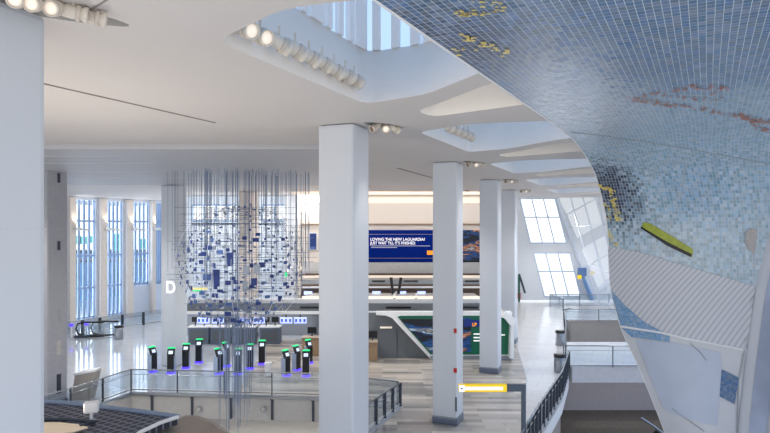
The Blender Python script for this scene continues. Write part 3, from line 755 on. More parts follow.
# bins on the walkway
def bin_(loc, label, group=None):
    t = empty('litter_bin', loc); tag(t, label, 'bin', group)
    I = Matrix.Identity(4)
    MB().lathe([(.26, 0), (.27, .03), (.27, .74), (.26, .75)], I, 24).build('body', M_metal, t, True)
    MB().lathe([(.275, .73), (.285, .76), (.285, .86), (.2, .88)], I, 24).build('lid', M_black, t, True)
    return t
p = F(559.5, 372); bin_((p.x, p.y, 0.006), 'steel bin with black lid on the walkway, nearer one', 'bins on the walkway')
p = F(560, 345); bin_((p.x, p.y, 0.006), 'steel bin with black lid on the walkway, farther one', 'bins on the walkway')
p = F(119, 339); bin_((p.x, p.y, 0), 'steel bin standing by the railing below the tall left windows')

# ------------------------------------------------------------------ end wall with leaning windows
YE = 58.0
def E(px, py, y=YE): return W(px, py, y)
outer = [E(508, 196), E(700, 196), E(700, 300), E(508, 300)]
w1 = [E(520, 198.5), E(555, 198.5), E(566.5, 243), E(530.5, 243)]
w2 = [E(533.5, 253), E(570, 253), E(580.5, 296.5), E(544.5, 296.5)]
mb = MB(); loops = [outer, w1, w2]; pts = [p for l in loops for p in l]; vs = [mb.b.verts.new((p.x, p.y, p.z)) for p in pts]
for t in tessellate_polygon([[Vector((p.x, p.z, 0)) for p in l] for l in loops]): mb.b.faces.new([vs[i] for i in t])
struct(mb.build('wall_end', mat('end_wall', (.90, .91, .925), .5, var=.01)))
for k, q in enumerate((w1, w2)):
    w = empty('window_%d' % (20+k), (0, 0, 0)); w['kind'] = 'structure'
    MB().quad(*[p+Vector((0, .1, 0)) for p in q]).build('window_glass', M_win, w)
    mb = MB()
    for s in (0, 1/3, 2/3, 1): mb.tube([q[0].lerp(q[1], s), q[3].lerp(q[2], s)], .065, 4)
    for s in (0, .42, 1): mb.tube([q[0].lerp(q[3], s), q[1].lerp(q[2], s)], .065, 4)
    mb.build('window_frame', mat('frame_blue', (.80, .86, .93), .4), w)
# glazed leaning curtain wall to its right
q = [E(557, 197, 57.8), W(612, 165, 40), W(640, 345, 44), E(592, 300, 57.8)]
w = empty('window_22', (0, 0, 0)); w['kind'] = 'structure'
MB().quad(*q).build('window_glass', glass('curtain_glass', (.90, .93, .96), .14), w)
mb = MB()
for s in (0, .25, .5, .75, 1): mb.tube([q[0].lerp(q[1], s), q[3].lerp(q[2], s)], .04 if s else .15, 4)
for s in (0, .3, .62, 1): mb.tube([q[0].lerp(q[3], s), q[1].lerp(q[2], s)], .03, 4)
mb.build('window_frame', mat('curtain_frame', (.86, .89, .93), .4), w)
# jet-blue device with a yellow lamp on the mullion
dv = empty('camera_mast', E(583, 300, 57)); tag(dv, 'slim blue post with a yellow and white device on top by the leaning window', 'post')
a0 = E(583, 300, 57)
MB().tube([E(592, 300, 57)-a0, E(583, 277, 57)-a0], [.22, .16], 6).build('post', mat('post_blue', (.45, .6, .78), .4), dv)
MB().box(E(582, 272, 57)-a0, (.7, .5, .8), .3, .06).build('device', mat('device_blue', (.35, .48, .68), .4), dv)
MB().box(E(579.5, 277, 56.6)-a0, (.36, .2, .36), .2, .04).build('lamp', M_yellow, dv)
ad = empty('sign_stand', F(519, 302)); tag(ad, 'small slim stand with a dark slanted arm and green panel behind the white hood', 'sign stand')
a0 = F(519, 302); dd = a0.y
MB().tube([(0, 0, 0), (0, 0, 2.6)], .10, 6).build('post', mat('stand_green', (.05, .35, .27), .5), ad)
MB().tube([W(519, 274, dd)-a0, W(525, 293, dd)-a0], .10, 5).build('arm', M_dmet, ad)
MB().box(W(518.5, 296, dd)-a0, (.4, .1, .6), 0, .02).build('red_knob', M_red, ad)

# ------------------------------------------------------------------ left glazed wall
A0 = Vector((-23.4, 43.7)); A1 = Vector((-18.9, 50.8)); AD = (A1-A0).normalized()
def on_left(px):
    k = (px-CX)/FPX; t = (k*A0.y-A0.x)/(AD.x-k*AD.y); return A0+AD*t
def lbox(name, pa, pb, z0, z1, m, th=.4, inset=0.0, parent=None):
    a, b = on_left(pa), on_left(pb); c = (a+b)/2; n = Vector((AD.y, -AD.x))
    c = c+n*inset
    return MB().box((c.x, c.y, (z0+z1)/2), ((b-a).length, th, z1-z0), math.atan2(AD.y, AD.x), .01).build(name, m, parent)
M_lw = mat('left_wall', (.84, .88, .94), .45, var=.015)
spans = [(73.5, 94), (105, 121), (131, 147.5), (152, 160.5)]
edges = [-200]+[e for s in spans for e in s]+[176]
for i in range(0, len(edges)-1, 2):
    struct(lbox('wall_left_pier_%d' % (i//2+1), edges[i], edges[i+1], 0, 9.4, M_lw))
zb = [0.25, .25, 2.4, 2.4]
for i, (s, z0) in enumerate(zip(spans, zb)):
    struct(lbox('wall_left_head_%d' % (i+1), s[0], s[1], 9.15, 9.4, M_lw))
    struct(lbox('wall_left_sill_%d' % (i+1), s[0], s[1], 0, z0, M_lw))
    w = empty('window_%d' % (10+i), (0, 0, 0)); w['kind'] = 'structure'
    lbox('window_glass', s[0], s[1], z0, 9.15, M_win, .03, 0, w)
    mb = MB(); a, b = on_left(s[0]), on_left(s[1]); n = Vector((AD.y, -AD.x))
    for k in range(5):
        c = a.lerp(b, k/4); mb.box((c.x, c.y, (z0+9.15)/2), (.16 if k in (0, 4) else .17, .08, 9.15-z0), math.atan2(AD.y, AD.x))
    for z in (z0+.1, 2.6, 5.0, 7.6):
        c = (a+b)/2; mb.box((c.x, c.y, z), ((b-a).length, .16, .13), math.atan2(AD.y, AD.x))
    mb.build('window_frame', mat('window_frame_blue', (.60, .71, .86), .4), w)
    # outdoor canopy signs and buildings beyond the panes
# warm-lit pilaster with wall lamp between windows
for i, (pa, pb) in enumerate(((66, 72), (96.5, 103.5), (123, 129.5), (148.2, 151.8))):
    struct(lbox('trim_pilaster_%d' % (i+1), pa, pb, 0, 9.3, mat('pilaster', (.90, .87, .84), .5), .4, .35))
    p = on_left(pb-.5); n = Vector((AD.y, -AD.x)); p = p+n*.75
    t = empty('wall_lamp', (p.x, p.y, 6.9)); tag(t, ['white wall lamp on the first pilaster, nearest the shaded column', 'white wall lamp on the second pilaster of the left windows', 'white wall lamp on the third pilaster of the left windows', 'white wall lamp on the last pilaster, nearest column D'][i], 'wall lamp', 'wall lamps on the left pilasters')
    MB().box((0, 0, .1), (.4, .35, .22), math.atan2(AD.y, AD.x), .03).build('lamp_head', M_white, t)
    MB().tube([(0.1, -.05, .1), (1.1, -.3, .02)], .07, 6).build('arm', M_white, t)
    spot((p.x, p.y, 7.3), (math.pi, 0, 0), 70, 1.5, (1, .86, .70), .1)
# outdoors beyond the panes
for i, (px, y, z0, z1, wd_) in enumerate(((84, 75, -3, 3.0, 16), (110, 85, -3, 3.8, 13))):
    p = W(px, 229, y); t = empty('neighbouring_building', (p.x, p.y, z0)); tag(t, ['low blue-grey building outside the first tall left window', 'blue-grey building outside the second tall left window'][i], 'building')
    MB().box((0, 0, (z1-z0)/2), (wd_, 5, z1-z0), .2, .05).build('wall', M_outblue, t)
    MB().box((0, 0, z1-z0+.1), (wd_+.6, 5.6, .25), .2, .05).build('roof', M_dmet, t)
for i, (px, py0, py1, wd_) in enumerate(((75.5, 236, 244, 4.2), (83, 237, 244, 2.5), (90, 236, 243, 2.0), (118.5, 234, 251, 3), (143, 239, 249, 2), (158.5, 238, 249, 2))):
    y = 62; a = W(px, py1, y); b = W(px, py0, y)
    t = empty('construction_banner', (a.x, a.y, 0)); tag(t, ['widest teal banner', 'middle teal banner', 'narrow teal banner at the right'][i % 3]+[' outside the first tall left window', ' outside the first tall left window', ' outside the first tall left window', ' outside the second left window', ' outside the third left window', ' outside the last left window beside column D'][i] if i < 3 else 'teal banner outside the '+['second', 'third', 'last'][i-3]+' tall left window', 'banner', 'teal banners outdoors')
    MB().box((0, 0, (a.z+b.z)/2), (wd_*.28, .1, b.z-a.z), 0, .01).build('banner', M_teal, t)
    MB().tube([(-wd_*.14, 0, 0), (-wd_*.14, 0, b.z)], .05, 5).build('pole', M_dmet, t)

# bench-height glass railing before the windows, escalator loops
pts = [F(40, 345), F(64, 337.5), F(100, 331.5), F(163, 322)]
railing('glass_railing', [(p.x, p.y) for p in pts], 'low glass railing with short dark posts under the left windows', .95, 1.7, pw=.16)
for i, (px, py) in enumerate(((76, 338), (91, 337))):
    p = F(px, py); t = empty('escalator_newel', (p.x, p.y, 0)); tag(t, ['looped dark escalator handrail end nearest the shaded column', 'looped dark escalator handrail end nearer the steel bin'][i], 'escalator handrail', 'escalator handrail ends')
    loop = [(1.6, .4, .95), (.5, .1, 1.0), (.1, 0, .9), (0, 0, .6), (.15, 0, .25), (.6, .12, .1), (1.5, .4, .08)]
    MB().tube(loop, .06, 6).build('handrail', M_black, t, True)
    MB().prism([(.5, .13, .12), (1.6, .42, .12), (1.6, .42, .9), (.5, .13, .92), (.12, .02, .6)], (0, .03, 0)).build('glass_panel', M_glass, t)
    MB().box((.35, .1, .09), (.9, .35, .16), .25, .02).build('foot', M_dmet, t)
    MB().lathe([(.13, 0), (.13, .1), (.08, .14)], Matrix.Translation((-.35, .1, .75)), 10).build('indicator_light', M_purple, t)
    MB().tube([(-.35, .1, 0), (-.35, .1, .75)], .05, 6).build('indicator_post', M_white, t)
# slanted beige end panel beside the shaded column
p = F(71, 400); sp_ = empty('slanted_counter_end', (p.x, p.y, 0)); tag(sp_, 'beige slanted panel with a pale cap beside the shaded column foot', 'end panel')
MB().prism([(0, 0, 0), (.75, 0, 0), (1.0, 0, 1.15), (.15, 0, 1.0)], (0, .5, 0)).build('panel', M_taupe, sp_)
MB().prism([(.12, -.03, 1.0), (1.02, -.03, 1.16), (1.02, -.03, 1.24), (.12, -.03, 1.08)], (0, .56, 0)).build('cap', M_white, sp_)

# ------------------------------------------------------------------ check-in hall behind
YB = 44.0
def bx(px0, px1, py0, py1, y, th=.1, z=None, bevel=.01):
    a, b = W(px0, py0, y), W(px1, py1, y)
    return Vector(((a.x+b.x)/2, y+th/2, (a.z+b.z)/2)), (abs(b.x-a.x), th, abs(a.z-b.z))
def board(name, px0, px1, py0, py1, y, m, th=.1, parent=None, bevel=.01):
    c, s = bx(px0, px1, py0, py1, y, th)
    if parent is not None: c = c-Vector(parent.location)
    return MB().box(c, s, 0, min(bevel, min(s)*.3)).build(name, m, parent)
# back wall with two high windows (left) and pale wall (right)
loops = [[W(176, 186, YB), W(306, 186, YB), Vector((W(306, 0, YB).x, YB, 0)), Vector((W(176, 0, YB).x, YB, 0))],
         [W(192, 205, YB), W(240, 205, YB), W(240, 221, YB), W(192, 221, YB)], [W(262, 205, YB), W(287, 205, YB), W(287, 221, YB), W(262, 221, YB)]]
for l in loops[0][:2]: l.z = CEIL
mb = MB(); pts = [p for l in loops for p in l]; vs = [mb.b.verts.new(p) for p in pts]
for t in tessellate_polygon([[Vector((p.x, p.z, 0)) for p in l] for l in loops]): mb.b.faces.new([vs[i] for i in t])
struct(mb.build('wall_back_left', mat('back_blue_white', (.82, .87, .93), .45, var=.015)))
for k, (l, nn) in enumerate(zip(loops[1:], (4, 2))):
    w = empty('window_%d' % (30+k), (0, 0, 0)); w['kind'] = 'structure'
    MB().quad(*l).build('window_glass', M_win, w); mb = MB()
    for i in range(nn+1): mb.tube([l[0].lerp(l[1], i/nn), l[3].lerp(l[2], i/nn)], .07, 4)
    mb.tube([l[0], l[1]], .07, 4); mb.tube([l[3], l[2]], .07, 4); mb.build('window_frame', M_fin, w)
    nt_ += 1; struct(board('trim_%d' % nt_, 191+71*k if k == 0 else 260, 241 if k == 0 else 288, 223.2, 224.6, YB-.1, M_dmet, .1))
YW = 40.0
struct(board('wall_back_right', 301, 512, 193, 300, YW, M_beige, .2))
struct(MB().box((W(304, 0, 42).x, 42.0, 4.7), (.3, 4.0, 9.4)).build('wall_back_return', M_beige))
for (y0, y1, m) in ((197.5, 203, M_warm), (267, 269.2, M_warm), (223.6, 224.8, M_wood), (190.5, 196, mat('cove_grey', (.82, .79, .76), .6))):
    nt_ += 1; struct(board('trim_%d' % nt_, 301, 500, y0, y1, YW-.15, m, .14))
nt_ += 1; struct(MB().box((0.8, 38.5, CEIL-.10), (13.6, .4, .18), 0, .02).build('trim_%d' % nt_, M_warm))
# billboard
bb = empty('billboard', W(345, 262, YW-.3)); tag(bb, 'wide blue billboard with white lettering on the back wall', 'billboard')
board('board', 345, 462, 230, 262.3, YW-.3, M_blue, .14, bb)
for y0 in (234.1, 258.0): board('stripe', 346, 461, y0, y0+.45, YW-.32, mat('stripe_gold', (.62, .58, .55), .5), .02, bb)
o_ = Vector(bb.location)
k_ = FPX/(YW-.33)
letters('LOVING THE NEW LAGUARDIA?', .27, 'headline', M_white_em, bb, W(370.3, 240.7, YW-.33)-o_, (math.pi/2, 0, 0), .004, .0, .92)
letters("JUST WAIT TILL IT'S FINISHED.", .27, 'headline', M_white_em, bb, W(370.3, 244.4, YW-.33)-o_, (math.pi/2, 0, 0), .004, .0, .83)
for (a, b, yy) in ((371, 430, 245.6), (371, 397, 247.2)): board('text_line', a, b, yy, yy+.6, YW-.33, mat('text_pale', (.75, .78, .88), .5, emit=.2), .02, bb)
sq = board('orange_square', 427, 433.5, 250.6, 254.8, YW-.33, M_orsq, .02, bb)
pp = empty('picture_panel', W(461, 262, YW-.3)); tag(pp, 'dark picture panel with orange light streaks right of the blue billboard', 'picture panel')
board('picture', 462.5, 481, 230, 262.3, YW-.3, M_photo1, .14, pp); board('frame', 461.8, 462.5, 229.8, 262.5, YW-.32, M_black, .16, pp)
po = empty('poster_frame', W(313, 247, YB-4.2)); tag(po, 'tall narrow blue and white poster left of the tall column', 'poster')
board('backing', 307.8, 318, 232, 250, YW-.2, M_white, .1, po); board('picture', 309.8, 316.3, 233.5, 246.5, YW-.23, M_navy, .03, po); board('picture_band', 309.8, 316.3, 246.5, 249.5, YW-.23, M_mblue, .03, po)

# raised gallery: stacked horizontal bands, seen between the columns and behind the wires
def band(name, y0, y1, y, m, th=.3, x0=187, x1=481, label=None, cat=None):
    return board(name, x0, x1, y0, y1, y, m, th)
ga = empty('raised_gallery', W(187, 313, 34.0)); tag(ga, 'raised gallery with grey fascia, white coping and light strips across the back hall', 'gallery', None, 'thing')
board('fascia', 187, 481, 303.5, 311.5, 34.0, M_dgrey, .5, ga)
board('coping', 187, 481, 299.3, 303.5, 34.2, mat('coping', (.80, .81, .83), .4), .5, ga)
board('lower_coping', 187, 470, 311.4, 314.2, 33.8, M_white, .6, ga)
board('light_strip', 302, 481, 296.3, 298.8, 34.4, M_warm, .1, ga)
board('deck', 302, 481, 298, 300, 34.6, M_fascia, 5.2, ga)
board('slat_wall', 302, 481, 284.5, 297, 37.5, M_brown, .15, ga)
board('shelf', 302, 481, 286.6, 288.2, 37.2, M_white, .3, ga)
board('counter_front', 302, 481, 279.5, 284.6, 37.6, M_mgrey, .3, ga)
board('upper_light_strip', 302, 481, 275.3, 277.8, 37.9, M_warm, .3, ga)
board('soffit', 302, 481, 273.8, 275.3, 37.85, M_brown, .5, ga)
board('upper_panel', 302, 481, 262.5, 273.8, 39.0, mat('upper_panel', (.80, .80, .80), .45), .1, ga)
for a, b in ((372, 385), (404, 418), (465, 479)): board('dark_slot', a, b, 280.5, 282, 37.55, M_black, .06, ga)
for a, b in ((386, 411), (300, 319), (455, 478)): board('dark_slot', a, b, 306.6, 308.4, 33.93, M_black, .08, ga)
for i, px in enumerate((361, 376.5, 402, 421.5, 308)):
    w_ = 5.5 if i else 4
    t = empty('desk_screen', W(px, 294.5, 36.8)); tag(t, ['lit pale blue screen on the gallery partly behind the tall column', 'lit pale blue screen on the gallery left of the two dark poles', 'lit pale blue screen on the gallery right of the two dark poles', 'lit pale blue screen on the gallery beside the column left of the yellow sign', 'lit pale blue screen on the gallery left of the tall column'][i], 'screen', 'lit screens on the gallery')
    board('panel', px-w_*.75, px+w_*.75, 291.3, 294.9, 36.8, M_cool, .08, t); board('stand', px-.5, px+.5, 294.8, 298.5, 36.85, M_dmet, .08, t)
for i, (p0, p1) in enumerate((((391, 277.5), (393, 295)), ((401, 277.5), (398.7, 294)))):
    a, b = W(*p0, 36.2), W(*p1, 36.2); base = Vector((b.x, b.y, W(0, 298.2, 36.2).z))
    t = empty('dark_pole', base); tag(t, ['left dark slanted pole standing on the gallery', 'right dark slanted pole standing on the gallery'][i], 'pole', 'slanted poles on the gallery')
    MB().tube([a-base, b-base], [.10, .07], 8).build('pole', M_black, t); MB().lathe([(.16, 0), (.16, .08), (.06, .25)], Matrix.Identity(4), 12).build('base', M_white, t)
for i, px in enumerate((366, 394.5, 416)):
    p = W(px, 299, 34.5); t = empty('gallery_stanchion', (p.x, p.y, p.z)); tag(t, ['small pale post on the gallery edge beside the tall column', 'small pale post on the gallery edge under the two dark poles', 'small pale post on the gallery edge beside the column left of the yellow sign'][i], 'post', 'pale posts on the gallery edge')
    MB().tube([(0, 0, 0), (0, 0, .3), (.12, 0, .42)], .06, 8).build('post', M_white, t); MB().lathe([(.13, 0), (.13, .05), (.06, .07)], Matrix.Identity(4), 10).build('base', M_dmet, t)

# wall below the gallery: grey side panel, framed advertisement with a slanted left end
YA = 32.0
gp = empty('grey_side_wall', F(368, 360)); tag(gp, 'dark grey wall panel under the gallery with a lit slot', 'wall panel', None, 'thing')
g0 = Vector(gp.location)
MB().prism([W(366, 358.5, YA+.5)-g0, W(430, 358.5, YA+.5)-g0, W(430, 313, YA+.5)-g0, W(366, 313, YA+.5)-g0], (0, .2, 0)).build('panel', M_dgrey, gp)
board('light_slot', 380, 392, 326.8, 328.4, YA+.42, M_warm, .08, gp)
board('joint', 396.8, 397.2, 330, 358, YA+.46, M_dmet, .05, gp)
av = empty('advertising_wall', F(430, 360)); tag(av, 'low white framed advertising wall with slanted left end, dark picture and green border', 'advertisement')
v0 = Vector(av.location)
def pz(pts, y): return [W(a, b, y)-v0 for a, b in pts]
MB().prism(pz([(376, 312), (512, 312), (512, 358.5), (430, 358.5), (404, 331), (392, 318), (386, 315.6), (376, 315)], YA), (0, .5, 0)).build('frame', M_white, av)
MB().prism(pz([(397.5, 317), (400, 315.8), (511, 315.8), (511, 354.5), (430.5, 354.5)], YA-.04), (0, .06, 0)).build('border', M_adgreen, av)
MB().prism(pz([(400, 319), (465, 319), (465, 352), (430.8, 352)], YA-.08), (0, .06, 0)).build('picture', M_photo2, av)
board('picture', 462, 471, 318, 352, YA-.09, M_photo1, .06, av)
board('blue_panel', 464, 480, 320, 327, YA-.12, mat('ad_navy', (.06, .16, .45), .4, emit=.2), .04, av)
letters('LB', .24, 'letter_mark', M_orsq, av, W(472.2, 326.1, YA-.14)-v0, (math.pi/2, 0, 0), .01)
for yy in (333.5, 337, 340.2): board('text_line', 473.6, 482, yy, yy+1.2, YA-.12, M_white_em, .03, av)
board('text_line', 500.5, 505, 334.4, 335.6, YA-.12, M_white_em, .03, av)
board('plinth', 430, 512, 356, 359.5, YA-.05, M_metal, .2, av)
# hooded right end of the advertising wall
MB().prism(pz([(500.5, 317), (506, 312.2), (517, 319.5), (514, 326), (511, 326), (505, 318.5)], YA-.6), (0, 1.3, 0)).build('hood', M_white, av)
MB().prism(pz([(511, 326), (514.5, 325), (513.8, 358.5), (510, 358.5)], YA-.5), (0, 1.2, 0)).build('end_post', M_white, av)

# numbered counter lights and check-in desks
SG = [(369, 378, 320.5, 327.5), (197, 209, 317.5, 323.5), (212, 223.5, 317.5, 323.5), (239, 251, 317.5, 323.5), (253, 264.5, 317.5, 323.5), (280, 292, 317.5, 323.5), (294, 306.5, 317.5, 323.5)]
SL = ['beside the tall column, over the wooden counter', 'first from the left over the check-in desks', 'second from the left over the check-in desks', 'third from the left over the check-in desks', 'fourth from the left over the check-in desks', 'fifth from the left over the check-in desks', 'sixth from the left, next to the tall column']
for (a, b, c, d), lb_ in zip(SG, SL):
    y = 33.4 if a > 300 else 36.0
    t = empty('counter_light_sign', W((a+b)/2, d, y)); tag(t, 'glowing pale blue counter sign '+lb_, 'sign', 'glowing counter signs')
    board('panel', a, b, c, d, y, M_cool, .12, t)
    n = 2 if b-a < 10 else 3
    for i in range(n):
        x = a+(b-a)*(i+.5)/n; board('mark', x-1.0, x+1.0, c+1.5, d-1.5, y-.03, mat('mark_blue', (.28, .36, .75), .5, emit=.4), .03, t)
    MB().box(W((a+b)/2, (c+314)/2, y+.06)-Vector(t.location), (.06, .06, (c-313)/FPX*y), 0).build('hanger', M_dmet, t)
struct(board('wall_behind_desks', 187, 372, 311, 352, 39.5, mat('desk_wall', (.66, .69, .73), .4), .2))
DESK = [(192, 212), (214, 234), (238, 258), (262, 282)]
for i, (a, b) in enumerate(DESK):
    p = W(a, 229, 37.2); t = empty('check_in_desk', (p.x, 36.4, 0)); tag(t, ['leftmost check-in desk, next to column D', 'check-in desk second from column D, behind the wires', 'check-in desk third from column D, behind the wires', 'check-in desk fourth from column D, right under a pair of monitors'][i], 'desk', 'check-in desks')
    w = (b-a)/FPX*37.2
    MB().box((w/2, .4, .5), (w, .7, 1.0), 0, .03).build('body', mat('desk_blue', (.45, .50, .57), .4), t)
    MB().box((w/2, .35, 1.04), (w+.06, .85, .07), 0, .02).build('counter_top', M_white, t)
    MB().box((w/2, .03, .5), (w*.8, .04, .7), 0, .01).build('front_panel', M_dgrey, t)
    for s in (.28, .72):
        m_ = MB().box((w*s, .35, 1.46), (.42, .06, .32), 0, .015).build('monitor', M_black, t)
        MB().box((w*s, .37, 1.18), (.07, .05, .26)).build('monitor_stand', M_dmet, t)
for i, (a, b, y, lb_) in enumerate(((302, 319, 33.0, 'wooden counter with a dark monitor left of the tall column'), (366, 377.5, 31.7, 'wooden counter with a dark monitor right of the tall column'))):
    p = W(a, 229, y); t = empty('wooden_counter', (p.x, y, 0)); tag(t, lb_, 'counter')
    w = (b-a)/FPX*y
    MB().box((w/2, .3, .5), (w, .6, .98), 0, .02).build('body', M_wood, t)
    MB().box((w/2, .28, 1.03), (w+.04, .72, .06), 0, .02).build('counter_top', mat('top_light', (.80, .72, .63), .35), t)
    MB().box((w*.55, .3, 1.38), (.5, .06, .36), 0, .015).build('monitor', M_black, t)
    MB().box((w*.55, .33, 1.12), (.07, .05, .2)).build('monitor_stand', M_dmet, t)

# ------------------------------------------------------------------ passenger gates / kiosks
def make_kiosk():
    t = empty('ticket_gate_kiosk', (0, 0, 0))
    MB().box((0, .06, .46), (.36, .30, .92), 0, .02).build('body', mat('kiosk_side', (.66, .72, .80), .35, metal=.3), t)
    MB().box((0, -.10, .46), (.345, .03, .90), 0, .008).build('front_panel', M_black, t)
    q = Matrix.Rotation(math.radians(-22), 4, 'X')
    h = MB().box((0, .02, 1.06), (.37, .12, .40), 0, .02, q).build('head', M_black, t)
    MB().box((0, -.055, 1.07), (.22, .012, .17), 0, .004, q).build('screen', M_screen, h)
    MB().box((0, .10, 1.27), (.37, .15, .06), 0, .015).build('green_light_bar', M_green, t)
    MB().lathe([(.225, 0), (.225, .04), (.17, .07)], Matrix.Translation((0, -.02, 0)), 18).build('purple_foot_light', M_purple, t)
    return t
KI = [(153, 371.5, 62), (171, 373, 4), (186, 368, 4), (199, 362.5, 4), (219, 373.5, 58), (226.5, 366, 75), (238, 374, 4), (250, 368.5, 4), (262, 364, 4), (286.5, 375.5, 55), (297, 370, 60), (306, 376, 2), (309, 363, 50)]
KL = ['seen side-on, leftmost of all, in front of column D', 'facing forward at the foot of column D', 'facing forward, just right of column D', 'facing forward, second right of column D and farther back',
      'seen side-on, left end of the group behind the wires', 'seen side-on, half hidden in the group behind the wires', 'facing forward, nearest one behind the wires', 'facing forward, middle one behind the wires', 'facing forward, farthest back behind the wires',
      'seen side-on, leftmost of the group beside the tall column', 'seen side-on, middle of the group beside the tall column', 'facing forward, nearest of the group beside the tall column', 'seen side-on, rearmost of the group beside the tall column']
k0 = make_kiosk()
for i, ((px, py, r), lb_) in enumerate(zip(KI, KL)):
    o = k0 if i == 0 else copy_tree(k0)
    p = F(px, py); o.scale = (.94, .94, .94); o.location = (p.x, p.y, 0.007); o.rotation_euler = (0, 0, math.radians(r))
    tag(o, 'black kiosk with green top '+lb_, 'kiosk', 'green topped gate kiosks')
p = F(268, 376); t = empty('white_floor_box', (p.x, p.y, .007)); tag(t, 'small white floor box between the middle and right kiosks', 'box')
MB().box((0, 0, .3), (.26, .26, .6), 0, .03).build('box', M_white, t); MB().box((0, 0, .62), (.30, .30, .04), 0, .01).build('lid', M_white, t)

# ------------------------------------------------------------------ hanging wire sphere (plain generic mobile)
SC = Vector((-5.75, 24.0, 5.55)); SR = 2.55
mo = empty('hanging_mobile', (SC.x, SC.y, CEIL-.14)); tag(mo, 'large hanging sphere of fine wires and small blue and white plates', 'hanging sculpture')
m0 = Vector(mo.location)
mb = MB(); mbw = MB()
for i in range(175):                                        # hanging wires
    a = random.uniform(0, 2*math.pi); r = 2.85*math.sqrt(random.random()); x, y = r*math.cos(a), r*math.sin(a)*.7
    zt = CEIL-.14
    zb_ = SC.z+math.sqrt(max(.05, SR**2-min(r, SR)**2))*random.choice((1, .6, .2, -.4, -1))
    if abs(x-.0) < .45 and random.random() < .8: zb_ = random.uniform(-.6, 1.5)
    mb.tube([Vector((SC.x+x, SC.y+y, zt))-m0, Vector((SC.x+x, SC.y+y, zb_))-m0], .0085, 3)
for i in range(24):                                         # lower centre tail
    x, y = random.gauss(-.15, .32), random.gauss(0, .3)
    mb.tube([Vector((SC.x+x, SC.y+y, SC.z-2.2))-m0, Vector((SC.x+x, SC.y+y, random.uniform(-1.3, .8)))-m0], .011, 3)
for i in range(80):                                         # level rods
    z = random.uniform(-2.2, 2.3); rr = math.sqrt(max(.2, SR**2-z*z)); a = random.uniform(-.25, .25); y = random.uniform(-1, 1)*rr*.8
    L_ = rr*random.uniform(.25, 1.05); c = SC+Vector((random.uniform(-.9, .9), y, z)); dr = Vector((math.cos(a), math.sin(a), 0))
    mb.tube([c-dr*L_-m0, c+dr*L_-m0], .0085, 3)
for k in range(13):                                         # long side rods at the upper left and right
    z = 2.3-k*.24
    for sgn in (-1, 1):
        a = SC+Vector((sgn*1.0, random.uniform(-.5, .5), z)); b = SC+Vector((sgn*random.uniform(2.3, 2.95), random.uniform(-.5, .5), z))
        mb.tube([a-m0, b-m0], .011, 3)
wl = mb.build('wire_lattice', M_wire, mo); wl['kind'] = 'stuff'
for i in range(34):                                         # pale bowed wires of the shell
    a = random.uniform(0, math.pi*2); pts = []; f0 = random.uniform(.3, 1.2); f1 = f0+random.uniform(.8, 1.6)
    for k in range(9):
        f = f0+(f1-f0)*k/8; pts.append(SC+Vector((SR*math.sin(f)*math.cos(a), SR*math.sin(f)*math.sin(a), SR*math.cos(f)))-m0)
    mbw.tube(pts, .009, 3, False)
wl = mbw.build('shell_wires', M_wirew, mo); wl['kind'] = 'stuff'
def plate(mb, c, w, h, rz, tl):
    q = Matrix.Rotation(rz, 4, 'Z') @ Matrix.Rotation(tl, 4, 'X')
    mb.box(c-m0, (w, .015, h), 0, 0, q)
big = [(216, 268+10, 8, 17), (230, 258.5, 6.5, 12), (207, 277, 8.5, 6), (257, 269, 6.5, 9), (254, 282, 6, 7), (220, 252, 6, 4), (213, 248, 5, 3), (218, 243, 5, 3.2), (262, 265, 6, 5), (246, 270, 6, 9), (245, 286, 5, 9), (201, 262, 4, 4), (213, 265, 5, 4), (236, 282, 5, 4), (220, 291, 6, 3), (238, 288, 4, 3)]
cnt = 0
for i, (px, py, w, h) in enumerate(big):
    y = SC.y-math.sqrt(max(.1, SR**2-((px-240)/25)**2-((py-265)/25)**2))
    c = W(px, py, y); mb = MB(); s = y/FPX
    plate(mb, c, w*s, h*s, random.uniform(-.2, .2), 0); mb.build('plate', random.choice((M_navy, M_navy, M_mblue)) if i not in (3, 9, 10) else M_pgrey, mo); cnt += 1
rest = MB(); rest2 = MB(); rest3 = MB(); rest4 = MB()
NP = 520; GA = math.pi*(3-math.sqrt(5))
for i in range(NP):                                         # small plates spread evenly over the ball
    zz = 1-2*(i+.5)/NP; a = i*GA; r = math.sqrt(1-zz*zz)
    n = Vector((r*math.cos(a), r*math.sin(a), zz)); jt = Vector((random.uniform(-.07, .07), 0, random.uniform(-.07, .07)))
    c = SC+n*SR*random.uniform(.88, .98)+jt
    s = random.choice((.07, .09, .10, .13))*(.6 if zz > .55 else 1); w, h = s*random.uniform(1.0, 1.6), s*random.uniform(.7, 1.1)
    front = n.y < -.15; rz = math.atan2(n.y, n.x)+math.pi/2
    if front and cnt < 98 and s >= .10 and zz < .75 and random.random() < .8:
        mb = MB(); plate(mb, c, w*1.25, h*1.2, rz, random.uniform(-.3, .3)); mb.build('plate', random.choice((M_navy, M_navy, M_navy, M_mblue)), mo); cnt += 1
    else: plate(random.choice((rest, rest4, rest4, rest2) if front else (rest2, rest3, rest4)), c, w, h, rz, random.uniform(-.4, .4))
for r_, m_ in ((rest, M_navy), (rest4, M_mblue), (rest2, M_pgrey), (rest3, M_wirew)):
    o = r_.build('small_plates', m_, mo); o['kind'] = 'stuff'
def plug(c, px, py, w, h, name, m):
    y = SC.y-.9; p = W(px, py, y); s = y/FPX
    MB().box(p-m0, (w*s, .03, h*s), 0, .003).build(name, m, mo)
plug(0, 199, 288.7, 17, 2.2, 'yellow_rod', mat('rod_yellow', (.95, .90, .62), .5, emit=.3)); plug(0, 197, 290.8, 8, 1.6, 'green_rod', M_green); plug(0, 286, 274.5, 2.2, 4, 'green_tag', M_green)

